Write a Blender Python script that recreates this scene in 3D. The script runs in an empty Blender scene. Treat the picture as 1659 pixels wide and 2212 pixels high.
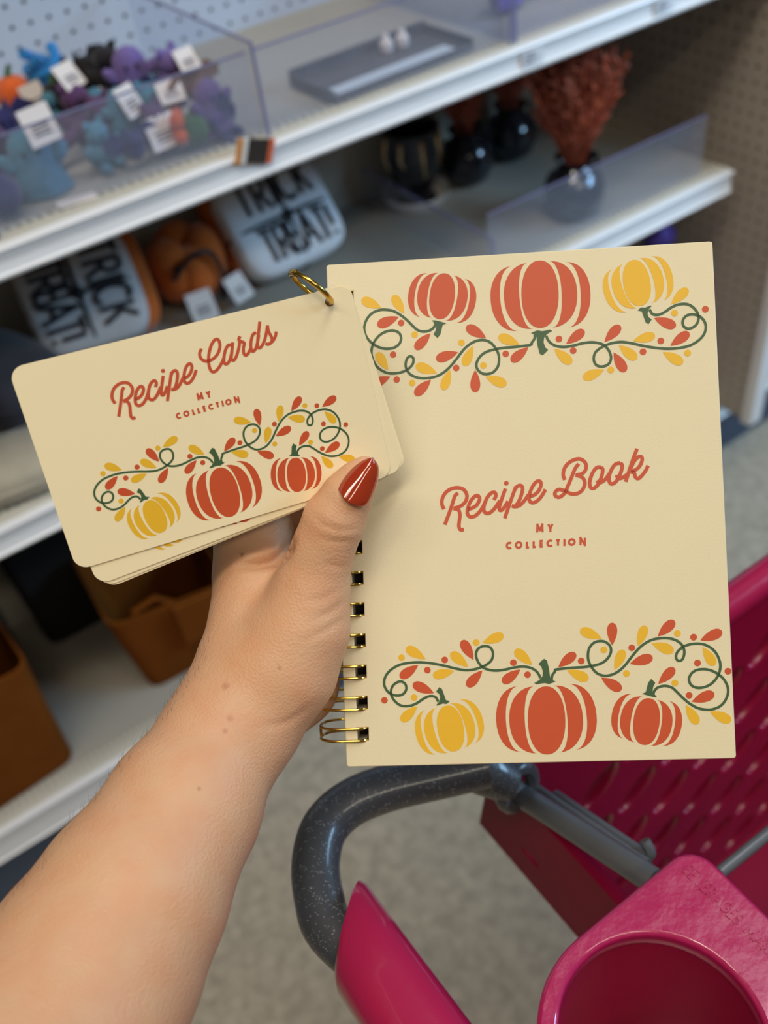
import bpy, bmesh, math, random
import numpy as np
from mathutils import Matrix, Vector

random.seed(7); RNG = np.random.default_rng(7)
scene = bpy.context.scene
COL = scene.collection

# ------------------------------------------------------------------ camera
W, H, F = 1659.0, 2212.0, 2050.0          # photograph frame and focal length, in pixels
EYE = np.array([0.0, 0.0, 1.5])
RC = np.array([[0.8164917867, 0.4628177346, -0.3451679400],
               [-0.5662445882, 0.5251837132, -0.6352551722],
               [-0.1127307793, 0.7141301086, 0.6908762258]])   # camera axes -> world
cam = bpy.data.cameras.new('camera'); camo = bpy.data.objects.new('camera', cam); COL.objects.link(camo)
CAM_M = Matrix([list(RC[i]) + [EYE[i]] for i in range(3)] + [[0, 0, 0, 1]])
camo.matrix_world = CAM_M
cam.sensor_fit = 'VERTICAL'; cam.sensor_height = 36.0; cam.sensor_width = 27.0
cam.lens = 36.0 * F / H; cam.clip_start = 0.02
cam.dof.use_dof = True; cam.dof.focus_distance = 0.395; cam.dof.aperture_fstop = 6.9
scene.camera = camo

# ------------------------------------------------------------------ world, lights, exposure
scene.view_settings.view_transform = 'Standard'; scene.view_settings.look = 'None'
scene.view_settings.gamma = 1.0; scene.view_settings.use_curve_mapping = False
scene.view_settings.exposure = -1.78
world = bpy.data.worlds.new('store_interior'); scene.world = world; world.use_nodes = True
bgn = world.node_tree.nodes['Background']
bgn.inputs['Color'].default_value = (0.93, 0.96, 1.0, 1); bgn.inputs['Strength'].default_value = 0.21

def area(name, loc, target, sx, sy, power, color, spread=180):
    l = bpy.data.lights.new(name, 'AREA'); l.shape = 'RECTANGLE'; l.size = sx; l.size_y = sy
    l.energy = power; l.color = color; l.spread = math.radians(spread)
    o = bpy.data.objects.new(name, l); COL.objects.link(o); o.location = loc
    d = Vector(target) - Vector(loc); o.rotation_euler = d.to_track_quat('-Z', 'X').to_euler()
    return o
# ceiling strip fixtures running across the aisle, warm over the shopper, near-white further down the aisle
area('ceiling_strip_warm', (-1.3, -0.2, 4.4), (-1.0, 0.1, 0), 0.3, 2.4, 124, (1.0, 0.89, 0.72))
area('ceiling_strip_warm_second', (-0.4, -0.6, 4.4), (-0.3, 0.0, 0), 0.3, 2.4, 106, (1.0, 0.89, 0.72))
area('ceiling_strip_behind', (0.1, -2.3, 3.9), (0.2, 0.5, 0.9), 0.3, 2.4, 94, (1.0, 0.89, 0.72))
area('cool_fill_low', (2.4, -0.3, 2.0), (1.25, 1.1, 0.8), 0.3, 1.6, 66, (0.38, 0.67, 1.0), spread=110)  # added unseen cool lamp, below ceiling height, throws blue light under the shelves
area('ceiling_strip_aisle', (1.0, 0.1, 4.2), (0.7, 0.9, 0.8), 0.3, 2.0, 92, (0.97, 0.97, 1.0))

# ------------------------------------------------------------------ projection helpers used for measuring the place
def ray(px, py):
    return RC @ np.array([px - W / 2, -(py - H / 2), -F])
def on_z(px, py, z):
    r = ray(px, py); return EYE + r * ((z - EYE[2]) / r[2])
def on_y(px, py, y):
    r = ray(px, py); return EYE + r * (y / r[1])
def at(px, py, depth):
    return EYE + ray(px, py) * (depth / F)
def camxyz(px, py, depth):
    return np.array([px - W / 2, -(py - H / 2), -F]) * (depth / F)

# ------------------------------------------------------------------ materials
def lin(c):
    c = [x / 255.0 for x in c]
    return tuple(x / 12.92 if x <= 0.04045 else ((x + 0.055) / 1.055) ** 2.4 for x in c)
MATS = {}
def mat(name, col, rough=0.5, metal=0.0, var=0.06, scale=60, bump=0.0, bscale=300, coat=0.0, sheen=0.0,
        sss=0.0, spec=0.5, trans=0.0, alpha=1.0, ior=1.45, srgb=True, stretch=None):
    if name in MATS: return MATS[name]
    m = bpy.data.materials.new(name); m.use_nodes = True; MATS[name] = m
    nt = m.node_tree; b = nt.nodes['Principled BSDF']
    c = lin(col) if srgb else col
    tc = nt.nodes.new('ShaderNodeTexCoord'); src = tc.outputs['Object']
    if stretch:
        mp = nt.nodes.new('ShaderNodeMapping'); mp.inputs['Scale'].default_value = stretch
        nt.links.new(src, mp.inputs['Vector']); src = mp.outputs['Vector']
    n = nt.nodes.new('ShaderNodeTexNoise'); n.inputs['Scale'].default_value = scale; n.inputs['Detail'].default_value = 4
    nt.links.new(src, n.inputs['Vector'])
    mx = nt.nodes.new('ShaderNodeMix'); mx.data_type = 'RGBA'
    mx.inputs[6].default_value = tuple(x * (1 - var) for x in c) + (1,)
    mx.inputs[7].default_value = tuple(min(1, x * (1 + var)) for x in c) + (1,)
    nt.links.new(n.outputs['Fac'], mx.inputs[0]); nt.links.new(mx.outputs[2], b.inputs['Base Color'])
    b.inputs['Roughness'].default_value = rough; b.inputs['Metallic'].default_value = metal
    b.inputs['Specular IOR Level'].default_value = spec; b.inputs['IOR'].default_value = ior
    if coat: b.inputs['Coat Weight'].default_value = coat; b.inputs['Coat Roughness'].default_value = 0.06
    if sheen: b.inputs['Sheen Weight'].default_value = sheen; b.inputs['Sheen Roughness'].default_value = 0.4
    if sss:
        b.inputs['Subsurface Weight'].default_value = sss; b.inputs['Subsurface Radius'].default_value = (1.0, 0.4, 0.22)
        b.inputs['Subsurface Scale'].default_value = 0.003
    if trans: b.inputs['Transmission Weight'].default_value = trans
    if alpha < 1: b.inputs['Alpha'].default_value = alpha
    if bump:
        nb = nt.nodes.new('ShaderNodeTexNoise'); nb.inputs['Scale'].default_value = bscale; nb.inputs['Detail'].default_value = 5
        nt.links.new(src, nb.inputs['Vector'])
        bp = nt.nodes.new('ShaderNodeBump'); bp.inputs['Strength'].default_value = bump; bp.inputs['Distance'].default_value = 0.002
        nt.links.new(nb.outputs['Fac'], bp.inputs['Height']); nt.links.new(bp.outputs['Normal'], b.inputs['Normal'])
    m['bsdf'] = b.name
    return m

M_CREAM = mat('cream_cover_stock', (234, 221, 184), 0.55, var=0.015, scale=25, bump=0.05, bscale=900)
M_CARD = mat('cream_card_stock', (250, 233, 190), 0.5, var=0.012, scale=20, bump=0.04, bscale=900)
M_PAGE = mat('white_paper_pages', (236, 230, 214), 0.8, var=0.04, scale=400)
M_ORANGE = mat('print_burnt_orange', (205, 84, 44), 0.5, var=0.03, scale=120)
M_YELLOW = mat('print_golden_yellow', (238, 186, 44), 0.5, var=0.03, scale=120)
M_GREEN = mat('print_dark_green', (66, 96, 62), 0.5, var=0.04, scale=120)
M_LETTER = mat('print_orange_lettering', (204, 84, 50), 0.5, var=0.03, scale=120)
M_GOLD = mat('gold_wire', (212, 176, 84), 0.22, metal=1.0, var=0.05)
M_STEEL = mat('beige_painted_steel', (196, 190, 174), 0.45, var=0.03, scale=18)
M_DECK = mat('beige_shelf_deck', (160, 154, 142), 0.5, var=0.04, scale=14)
M_LIP = mat('white_price_rail', (236, 234, 232), 0.35, var=0.02, scale=10)
M_PANELB = mat('pale_pegboard_steel', (186, 194, 208), 0.5, var=0.03, scale=8)
M_PANELR = mat('taupe_pegboard_steel', (176, 164, 150), 0.5, var=0.04, scale=8)
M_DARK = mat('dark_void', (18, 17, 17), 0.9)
M_KICK = mat('blue_grey_kick_plate', (70, 84, 104), 0.5, var=0.08)

def floor_mat():
    m = mat('speckled_vinyl_tile', (184, 175, 158), 0.42, var=0.10, scale=34, bump=0.03, bscale=60)
    nt = m.node_tree; b = nt.nodes[m['bsdf']]
    tc = nt.nodes.new('ShaderNodeTexCoord'); v = nt.nodes.new('ShaderNodeTexNoise')
    v.inputs['Scale'].default_value = 42; v.inputs['Detail'].default_value = 6; v.inputs['Roughness'].default_value = 0.7
    nt.links.new(tc.outputs['Object'], v.inputs['Vector'])
    cr = nt.nodes.new('ShaderNodeValToRGB')
    cr.color_ramp.elements[0].position = 0.36; cr.color_ramp.elements[0].color = (0.68, 0.66, 0.63, 1)
    cr.color_ramp.elements[1].position = 0.66; cr.color_ramp.elements[1].color = (1.06, 1.04, 1.0, 1)
    nt.links.new(v.outputs['Fac'], cr.inputs['Fac'])
    mm = nt.nodes.new('ShaderNodeMix'); mm.data_type = 'RGBA'; mm.blend_type = 'MULTIPLY'; mm.inputs[0].default_value = 1
    old = b.inputs['Base Color'].links[0].from_socket
    nt.links.new(old, mm.inputs[6]); nt.links.new(cr.outputs['Color'], mm.inputs[7]); nt.links.new(mm.outputs[2], b.inputs['Base Color'])
    return m
M_FLOOR = floor_mat()

def acrylic():
    m = bpy.data.materials.new('clear_acrylic'); m.use_nodes = True; nt = m.node_tree
    b = nt.nodes['Principled BSDF']; out = nt.nodes['Material Output']
    b.inputs['Base Color'].default_value = (0.80, 0.84, 0.95, 1); b.inputs['Roughness'].default_value = 0.12
    tr = nt.nodes.new('ShaderNodeBsdfTransparent'); tr.inputs['Color'].default_value = (0.93, 0.94, 0.97, 1)
    n = nt.nodes.new('ShaderNodeTexNoise'); n.inputs['Scale'].default_value = 9
    mp = nt.nodes.new('ShaderNodeMapRange'); mp.inputs['To Min'].default_value = 0.89; mp.inputs['To Max'].default_value = 0.96
    nt.links.new(n.outputs['Fac'], mp.inputs['Value'])
    mx = nt.nodes.new('ShaderNodeMixShader'); nt.links.new(mp.outputs['Result'], mx.inputs['Fac'])
    nt.links.new(b.outputs[0], mx.inputs[1]); nt.links.new(tr.outputs[0], mx.inputs[2]); nt.links.new(mx.outputs[0], out.inputs['Surface'])
    return m
M_ACRYL = acrylic()
M_ACEDGE = mat('acrylic_cut_edge', (120, 118, 150), 0.2, var=0.05)

# ------------------------------------------------------------------ mesh helpers
class MB:
    def __init__(s): s.v = []; s.f = []
    def add(s, V, Fc):
        o = len(s.v); s.v += [tuple(float(c) for c in p) for p in V]; s.f += [tuple(i + o for i in f) for f in Fc]; return s
    def box(s, lo, hi):
        x0, y0, z0 = lo; x1, y1, z1 = hi
        V = [(x, y, z) for z in (z0, z1) for y in (y0, y1) for x in (x0, x1)]
        return s.add(V, [(0, 2, 3, 1), (4, 5, 7, 6), (0, 1, 5, 4), (2, 6, 7, 3), (0, 4, 6, 2), (1, 3, 7, 5)])
    def tube(s, P, r, n=12, closed=False, caps=True, flat=1.0):
        P = [np.array(p, float) for p in P]; m = len(P)
        rr = r if hasattr(r, '__len__') else [r] * m
        t0 = None; V = []; up = None
        for i in range(m):
            if closed: t = P[(i + 1) % m] - P[i - 1]
            else: t = P[min(i + 1, m - 1)] - P[max(i - 1, 0)]
            t = t / (np.linalg.norm(t) + 1e-12)
            if up is None:
                a = np.array([0, 0, 1.0]) if abs(t[2]) < 0.9 else np.array([1.0, 0, 0])
                up = a - t * a.dot(t)
            else: up = up - t * up.dot(t)
            up = up / (np.linalg.norm(up) + 1e-12); sd = np.cross(t, up)
            for k in range(n):
                a = 2 * math.pi * k / n
                V.append(P[i] + rr[i] * (math.cos(a) * up * flat + math.sin(a) * sd))
        Fc = []
        for i in range(m if closed else m - 1):
            j = (i + 1) % m
            for k in range(n):
                l = (k + 1) % n; Fc.append((i * n + k, i * n + l, j * n + l, j * n + k))
        if not closed and caps:
            Fc.append(tuple(range(n - 1, -1, -1))); Fc.append(tuple((m - 1) * n + k for k in range(n)))
        return s.add(V, Fc)
    def lathe(s, prof, n=24, c=(0, 0, 0), sx=1.0, sy=1.0, caps=True):
        V = []; m = len(prof)
        for r, z in prof:
            for k in range(n):
                a = 2 * math.pi * k / n; V.append((c[0] + r * sx * math.cos(a), c[1] + r * sy * math.sin(a), c[2] + z))
        Fc = [(i * n + k, i * n + (k + 1) % n, (i + 1) * n + (k + 1) % n, (i + 1) * n + k) for i in range(m - 1) for k in range(n)]
        if caps: Fc.append(tuple(range(n - 1, -1, -1))); Fc.append(tuple((m - 1) * n + k for k in range(n)))
        return s.add(V, Fc)
    def prism(s, poly, z0, z1):
        n = len(poly); V = [(x, y, z0) for x, y in poly] + [(x, y, z1) for x, y in poly]
        return s.add(V, [tuple(range(n - 1, -1, -1)), tuple(range(n, 2 * n))] + [(i, (i + 1) % n, n + (i + 1) % n, n + i) for i in range(n)])
    def blob(s, c, rad, n=14, m=9, e=1.0, noise=0.0, rot=None, seed=0):
        rg = np.random.default_rng(seed); ph = rg.uniform(0, 6.28, 6); V = []
        for i in range(m + 1):
            th = math.pi * i / m
            for k in range(n):
                a = 2 * math.pi * k / n
                p = np.array([math.sin(th) * math.cos(a), math.sin(th) * math.sin(a), math.cos(th)])
                p = np.sign(p) * np.abs(p) ** e
                g = 1 + noise * (math.sin(3 * a + ph[0]) * math.sin(th) + 0.7 * math.sin(4 * th + ph[1] + a) * math.sin(th))
                p = p * np.array(rad) * g
                if rot is not None: p = rot @ p
                V.append(np.array(c) + p)
        Fc = [(i * n + k, (i + 1) * n + k, (i + 1) * n + (k + 1) % n, i * n + (k + 1) % n) for i in range(m) for k in range(n)]
        return s.add(V, Fc)
    def build(s, name, material, parent=None, smooth=True, bevel=0, segs=2, origin=None, angle=40):
        me = bpy.data.meshes.new(name)
        V = np.array(s.v)
        if origin is not None: V = V - np.array(origin)
        me.from_pydata(V.tolist(), [], s.f); me.validate()
        bm = bmesh.new(); bm.from_mesh(me); bmesh.ops.remove_doubles(bm, verts=bm.verts, dist=1e-6)
        bmesh.ops.recalc_face_normals(bm, faces=bm.faces); bm.to_mesh(me); bm.free()
        o = bpy.data.objects.new(name, me); COL.objects.link(o); me.materials.append(material)
        if parent is not None: o.parent = parent
        if origin is not None and parent is None: o.location = origin
        if bevel:
            md = o.modifiers.new('bevel', 'BEVEL'); md.width = bevel; md.segments = segs; md.limit_method = 'ANGLE'
        if smooth:
            me.shade_smooth()
            if angle < 180 : me.set_sharp_from_angle(angle=math.radians(angle))
        return o

def tag(o, label, cat, group=None, kind=None):
    o['label'] = label; o['category'] = cat
    if group: o['group'] = group
    if kind: o['kind'] = kind
    return o
def struct(o, label=None):
    o['kind'] = 'structure'
    if label: o['label'] = label
    return o
def empty(name, loc=(0, 0, 0), matrix=None):
    o = bpy.data.objects.new(name, None); COL.objects.link(o); o.empty_display_size = 0.02
    if matrix is not None: o.matrix_world = matrix
    else: o.location = tuple(float(c) for c in loc)
    return o
def copy_part(o, parent, name=None):
    c = o.copy(); COL.objects.link(c); c.parent = parent
    return c

def spline(P, k=6, closed=False):
    P = [np.array(p, float) for p in P]; n = len(P); out = []
    for i in range(n if closed else n - 1):
        p1, p2 = P[i], P[(i + 1) % n]
        p0 = P[i - 1] if (i > 0 or closed) else 2 * p1 - p2
        p3 = P[(i + 2) % n] if (i + 2 < n or closed) else 2 * p2 - p1
        for j in range(k):
            t = j / k
            out.append(0.5 * (2 * p1 + (p2 - p0) * t + (2 * p0 - 5 * p1 + 4 * p2 - p3) * t * t + (3 * p1 - p0 - 3 * p2 + p3) * t ** 3))
    if not closed: out.append(P[-1])
    return out
def plate(name, outline, holes, z0, z1, material, parent=None, bevel=0.0):
    """A flat plate with real holes: 2D curve filled and extruded, turned into a mesh."""
    cu = bpy.data.curves.new(name, 'CURVE'); cu.dimensions = '2D'; cu.fill_mode = 'BOTH'
    cu.extrude = (z1 - z0) / 2 - bevel; cu.bevel_depth = bevel; cu.bevel_resolution = 1
    for poly in [outline] + holes:
        sp = cu.splines.new('POLY'); sp.points.add(len(poly) - 1); sp.use_cyclic_u = True
        for q, p in zip(sp.points, poly): q.co = (p[0], p[1], 0, 1)
    t = bpy.data.objects.new(name, cu); COL.objects.link(t)
    dg = bpy.context.evaluated_depsgraph_get(); me = bpy.data.meshes.new_from_object(t.evaluated_get(dg))
    bpy.data.objects.remove(t); bpy.data.curves.remove(cu)
    me.name = name
    me.transform(Matrix.Translation((0, 0, (z0 + z1) / 2)))
    me.materials.clear(); me.materials.append(material)
    o = bpy.data.objects.new(name, me); COL.objects.link(o)
    if parent is not None: o.parent = parent
    return o
def rrect(x0, y0, x1, y1, r, n=6):
    out = []
    for cx, cy, a0 in ((x1 - r, y1 - r, 0), (x0 + r, y1 - r, 90), (x0 + r, y0 + r, 180), (x1 - r, y0 + r, 270)):
        for k in range(n + 1):
            a = math.radians(a0 + 90 * k / n); out.append((cx + r * math.cos(a), cy + r * math.sin(a)))
    return out
RIB = [0]
def ribbon(mb, P, w, z, w1=None, round_caps=False):
    """flat printed stroke in the local plane; P is 2D"""
    RIB[0] = (RIB[0] + 1) % 12; z = z + RIB[0] * 3e-6      # ink overlaps never coincide exactly
    P = [np.array(p, float) for p in P]; m = len(P); V = []
    ws = [w if w1 is None else w + (w1 - w) * i / (m - 1) for i in range(m)]
    for i in range(m):
        t = P[min(i + 1, m - 1)] - P[max(i - 1, 0)]; t = t / (np.linalg.norm(t) + 1e-12); nn = np.array([-t[1], t[0]])
        V += [tuple(P[i] + nn * ws[i] / 2) + (z,), tuple(P[i] - nn * ws[i] / 2) + (z,)]
    mb.add(V, [(2 * i, 2 * i + 1, 2 * i + 3, 2 * i + 2) for i in range(m - 1)])
    if round_caps:
        for p, r in ((P[0], ws[0] / 2), (P[-1], ws[-1] / 2)): disc(mb, p, r, z, 10)
def disc(mb, c, r, z, n=20):
    mb.add([(c[0] + r * math.cos(2 * math.pi * k / n), c[1] + r * math.sin(2 * math.pi * k / n), z) for k in range(n)], [tuple(range(n))])

# a plain capital stroke alphabet, unit height
def arc(cx, cy, rx, ry, a0, a1, n=14):
    return [(cx + rx * math.cos(math.radians(a0 + (a1 - a0) * k / n)), cy + ry * math.sin(math.radians(a0 + (a1 - a0) * k / n))) for k in range(n + 1)]
CAP = {
 'A': (0.86, [[(0, 0), (0.43, 1), (0.86, 0)], [(0.16, 0.32), (0.70, 0.32)]]),
 'B': (0.66, [[(0, 0), (0, 1)], [(0, 1)] + arc(0.34, 0.76, 0.26, 0.24, 90, -90) + [(0, 0.52)], [(0, 0.52)] + arc(0.36, 0.26, 0.3, 0.26, 90, -90) + [(0, 0)]]),
 'C': (0.82, [arc(0.48, 0.5, 0.48, 0.5, 48, 312, 22)]),
 'E': (0.55, [[(0.55, 1), (0, 1), (0, 0), (0.55, 0)], [(0, 0.52), (0.48, 0.52)]]),
 'G': (0.9, [arc(0.48, 0.5, 0.48, 0.5, 48, 345, 24) + [(0.94, 0.46), (0.55, 0.46)]]),
 'I': (0.12, [[(0.06, 0), (0.06, 1)]]),
 'K': (0.72, [[(0, 0), (0, 1)], [(0.68, 1), (0.05, 0.45)], [(0.25, 0.6), (0.72, 0)]]),
 'L': (0.5, [[(0, 1), (0, 0), (0.5, 0)]]),
 'M': (0.98, [[(0, 0), (0.06, 1), (0.49, 0.3), (0.92, 1), (0.98, 0)]]),
 'N': (0.76, [[(0, 0), (0, 1), (0.76, 0), (0.76, 1)]]),
 'O': (1.0, [arc(0.5, 0.5, 0.5, 0.5, 0, 360, 28)]),
 'R': (0.68, [[(0, 0), (0, 1)], [(0, 1)] + arc(0.36, 0.74, 0.28, 0.26, 90, -90) + [(0, 0.48)], [(0.3, 0.48), (0.68, 0)]]),
 'S': (0.62, [arc(0.31, 0.75, 0.3, 0.25, 30, 270, 12) + arc(0.31, 0.25, 0.31, 0.25, 90, -150, 12)]),
 'T': (0.72, [[(0, 1), (0.72, 1)], [(0.36, 1), (0.36, 0)]]),
 'V': (0.8, [[(0, 1), (0.4, 0), (0.8, 1)]]),
 'X': (0.74, [[(0, 0), (0.74, 1)], [(0, 1), (0.74, 0)]]),
 'Y': (0.76, [[(0, 1), (0.38, 0.48), (0.76, 1)], [(0.38, 0.48), (0.38, 0)]]),
 '!': (0.14, [[(0.07, 0.3), (0.07, 1)], [(0.07, 0), (0.07, 0.12)]]),
}
def polystroke(mb, pts, w, z):
    """straight-segment stroke with mitred overlap (each segment extended by half a width at joints)"""
    pts = [np.array(p, float) for p in pts]
    if len(pts) > 8: ribbon(mb, pts, w, z); return
    for i in range(len(pts) - 1):
        a, b = pts[i], pts[i + 1]; t = (b - a) / (np.linalg.norm(b - a) + 1e-12)
        a2 = a - t * (w / 2 if i > 0 else 0); b2 = b + t * (w / 2 if i < len(pts) - 2 else 0)
        ribbon(mb, [a2, b2], w, z)

# ------------------------------------------------------------------ the setting
fl = MB().box((-2.5, -2.6, -0.05), (4.2, 3.0, 0.0)).build('floor', M_FLOOR, smooth=False)
struct(fl, 'grey speckled vinyl store floor')

def pegboard(name, u0, u1, v0, v1, place, material, pitch=0.0254, r=0.0034, thick=0.0025):
    """steel panel with real punched holes; place(u, v, n) -> world"""
    mb = MB(); nu = int(round((u1 - u0) / pitch)); nv = int(round((v1 - v0) / pitch)); du = (u1 - u0) / nu; dv = (v1 - v0) / nv
    ring = [(1, 0), (1, 1), (0, 1), (-1, 1), (-1, 0), (-1, -1), (0, -1), (1, -1)]
    for i in range(nu):
        for j in range(nv):
            cx, cy = u0 + (i + .5) * du, v0 + (j + .5) * dv
            O = [place(cx + a * du / 2, cy + b * dv / 2, 0) for a, b in ring]
            I = [place(cx + r * math.cos(k * math.pi / 4), cy + r * math.sin(k * math.pi / 4), 0) for k in range(8)]
            B = [place(cx + r * math.cos(k * math.pi / 4), cy + r * math.sin(k * math.pi / 4), -0.006) for k in range(8)]
            mb.add(O + I + B, [(k, (k + 1) % 8, 8 + (k + 1) % 8, 8 + k) for k in range(8)] + [(8 + k, 8 + (k + 1) % 8, 16 + (k + 1) % 8, 16 + k) for k in range(8)])
    me = bpy.data.meshes.new(name); me.from_pydata(mb.v, [], mb.f); me.materials.append(material)
    bm = bmesh.new(); bm.from_mesh(me); bmesh.ops.remove_doubles(bm, verts=bm.verts, dist=1e-5); bm.to_mesh(me); bm.free()
    o = bpy.data.objects.new(name, me); COL.objects.link(o)
    return o
YB, YF, XR = 1.395, 1.0, 1.36         # back panel, shelf fronts, partition
X0 = -1.2
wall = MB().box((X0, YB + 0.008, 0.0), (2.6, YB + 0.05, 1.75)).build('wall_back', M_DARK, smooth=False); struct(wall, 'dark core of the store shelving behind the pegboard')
pb = pegboard('pegboard', -0.2, XR, 1.0604, 1.6446, lambda u, v, n: (u, YB - n, v), M_PANELB)
pb.parent = wall; pb['label'] = 'pale steel pegboard back panel with rows of holes'
pb2 = MB().box((X0, YB, 0.2), (XR, YB + 0.004, 1.0604)).build('back_sheet', M_STEEL, wall, smooth=False)

# partition at the end of the bay
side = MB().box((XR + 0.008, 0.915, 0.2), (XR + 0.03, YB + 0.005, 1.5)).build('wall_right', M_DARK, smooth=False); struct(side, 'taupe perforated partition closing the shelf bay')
ps = pegboard('pegboard', 0.925, YB - 0.013, 0.21, 1.48, lambda u, v, n: (XR - n, u, v), M_PANELR, r=.0042); ps.parent = side
ps['label'] = 'taupe pegboard with rows of small punched holes'
MB().box((XR - 0.002, 0.900, 0.2), (XR + 0.034, 0.925, 1.5)).build('edge_post', M_LIP, side, smooth=False, bevel=0.004)
MB().box((XR + 0.0301, 0.92, 0.2), (XR + 0.034, YB, 1.5)).build('outer_sheet', M_PANELR, side, smooth=False)

# shelves
def shelf(name, label, x0, x1, ztop, lip, mats=(M_DECK, M_LIP)):
    r = empty(name, ((x0 + x1) / 2, (YF + YB) / 2, ztop - lip)); O = np.array(r.location)
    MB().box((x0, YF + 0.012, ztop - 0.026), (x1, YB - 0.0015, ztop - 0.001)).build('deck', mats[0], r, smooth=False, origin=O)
    # slotted front strip: raised bars with gaps between
    mb = MB(); n = int((x1 - x0) / 0.012)
    for i in range(n):
        xa = x0 + (x1 - x0) * (i + 0.2) / n; xb = x0 + (x1 - x0) * (i + 0.8) / n
        mb.box((xa, YF + 0.024, ztop - 0.001), (xb, YF + 0.036, ztop + 0.0012))
    sl = mb.build('slot_strip', M_STEEL, r, smooth=False, origin=O); sl['kind'] = 'stuff'
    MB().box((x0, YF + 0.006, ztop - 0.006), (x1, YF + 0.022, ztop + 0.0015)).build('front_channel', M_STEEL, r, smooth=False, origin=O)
    # price rail: shallow C profile
    prof = [(0.004, 0), (-0.004, 0), (-0.006, 0.004), (-0.003, 0.006), (-0.001, lip * 0.5), (-0.003, lip - 0.006), (-0.006, lip - 0.003), (-0.004, lip), (0.008, lip), (0.010, lip - 0.006), (0.004, lip - 0.010)]
    mb = MB(); V = [(x, YF + a, ztop - lip + b) for x in (x0, x1) for a, b in prof]; n = len(prof)
    mb.add(V, [(i, (i + 1) % n, n + (i + 1) % n, n + i) for i in range(n)] + [tuple(range(n)), tuple(range(2 * n - 1, n - 1, -1))])
    mb.build('price_rail', mats[1], r, smooth=False, origin=O)
    return r, O
shA, OA = shelf('shelf', 'upper', X0, XR - 0.006, 1.060, 0.034); tag(shA, 'upper beige steel shelf with white price rail carrying the acrylic toy bins', 'shelf')
shB, OB = shelf('shelf', 'middle', X0, XR - 0.045, 0.731, 0.040); tag(shB, 'middle beige steel shelf carrying lettered pillows and black vases', 'shelf')
shC, OC = shelf('base_shelf', 'base', X0, 2.6, 0.212, 0.066); tag(shC, 'lowest base deck shelf just above the floor carrying brown felt bins', 'shelf')
MB().box((X0, YF + 0.03, 0.0), (2.6, YF + 0.05, 0.147)).build('kick_plate', M_KICK, shC, smooth=False, origin=OC)
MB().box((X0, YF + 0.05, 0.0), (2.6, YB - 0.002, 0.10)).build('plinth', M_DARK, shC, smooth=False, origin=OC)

# ------------------------------------------------------------------ acrylic bins
def acrylic_bin(x0, x1, ztop, zdeck, ydepth, label, z_div=None, left=True, right=True, group=None):
    zd = z_div or ztop; r = empty('acrylic_bin', ((x0 + x1) / 2, YF + ydepth / 2, zdeck)); O = np.array(r.location)
    z0 = zdeck + 0.0022
    MB().box((x0 + 0.004, YF + 0.0245, z0), (x1 - 0.004, YF + 0.0275, ztop)).build('front_panel', M_ACRYL, r, smooth=False, origin=O)
    MB().box((x0 + 0.004, YF + 0.0243, ztop), (x1 - 0.004, YF + 0.0277, ztop + 0.0016)).build('front_panel_edge', M_ACEDGE, r, smooth=False, origin=O)
    for on, xa in ((left, x0), (right, x1 - 0.003)):
        if not on: continue
        MB().box((xa, YF + 0.012, z0), (xa + 0.003, YF + ydepth, zd)).build('side_panel', M_ACRYL, r, smooth=False, origin=O)
        e = MB().box((xa - 0.0002, YF + 0.0105, z0), (xa + 0.0032, YF + 0.012, zd)).box((xa - 0.0002, YF + 0.0105, zd), (xa + 0.0032, YF + ydepth, zd + 0.002))
        e.build('side_panel_edge', M_ACEDGE, r, smooth=False, origin=O)
    return tag(r, label, 'bin', group)
acrylic_bin(0.145, 0.478, 1.153, 1.060, 0.36, 'clear acrylic bin heaped with plush dog toys on the upper shelf', 1.165)
acrylic_bin(0.4815, 0.846, 1.153, 1.060, 0.36, 'nearly empty clear acrylic bin holding a flat dark tray', 1.165, left=False)
acrylic_bin(0.850, 1.345, 1.153, 1.060, 0.36, 'clear acrylic bin with purple packets beside the taupe partition', 1.165)
acrylic_bin(0.800, 1.27, 0.832, 0.731, 0.37, 'clear acrylic bin around the black vases on the middle shelf', 0.80, right=False)

# ------------------------------------------------------------------ plush toys in the bin
def plushmat(n, c): return mat('plush_' + n, c, 0.9, var=0.22, scale=90, bump=0.6, bscale=420, sheen=0.3)
PL = {'blue': (36, 124, 190), 'teal': (74, 124, 146), 'purple': (98, 70, 122), 'plum': (86, 52, 92), 'navy': (44, 40, 88), 'orange': (214, 92, 30),
      'black': (30, 26, 30), 'green': (62, 96, 58), 'lilac': (112, 94, 152), 'brown': (120, 78, 52)}
M_TAG = mat('white_tag_card', (226, 214, 206), 0.6, var=0.03)
M_TAGINK = mat('grey_tag_ink', (96, 86, 88), 0.7)
M_EYE = mat('toy_eye', (14, 14, 16), 0.25)
def rotz(a):
    c, s = math.cos(a), math.sin(a); return np.array([[c, -s, 0], [s, c, 0], [0, 0, 1.0]])
def rotx(a):
    c, s = math.cos(a), math.sin(a); return np.array([[1, 0, 0], [0, c, -s], [0, s, c]])
def roty(a):
    c, s = math.cos(a), math.sin(a); return np.array([[c, 0, s], [0, 1, 0], [-s, 0, c]])
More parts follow.
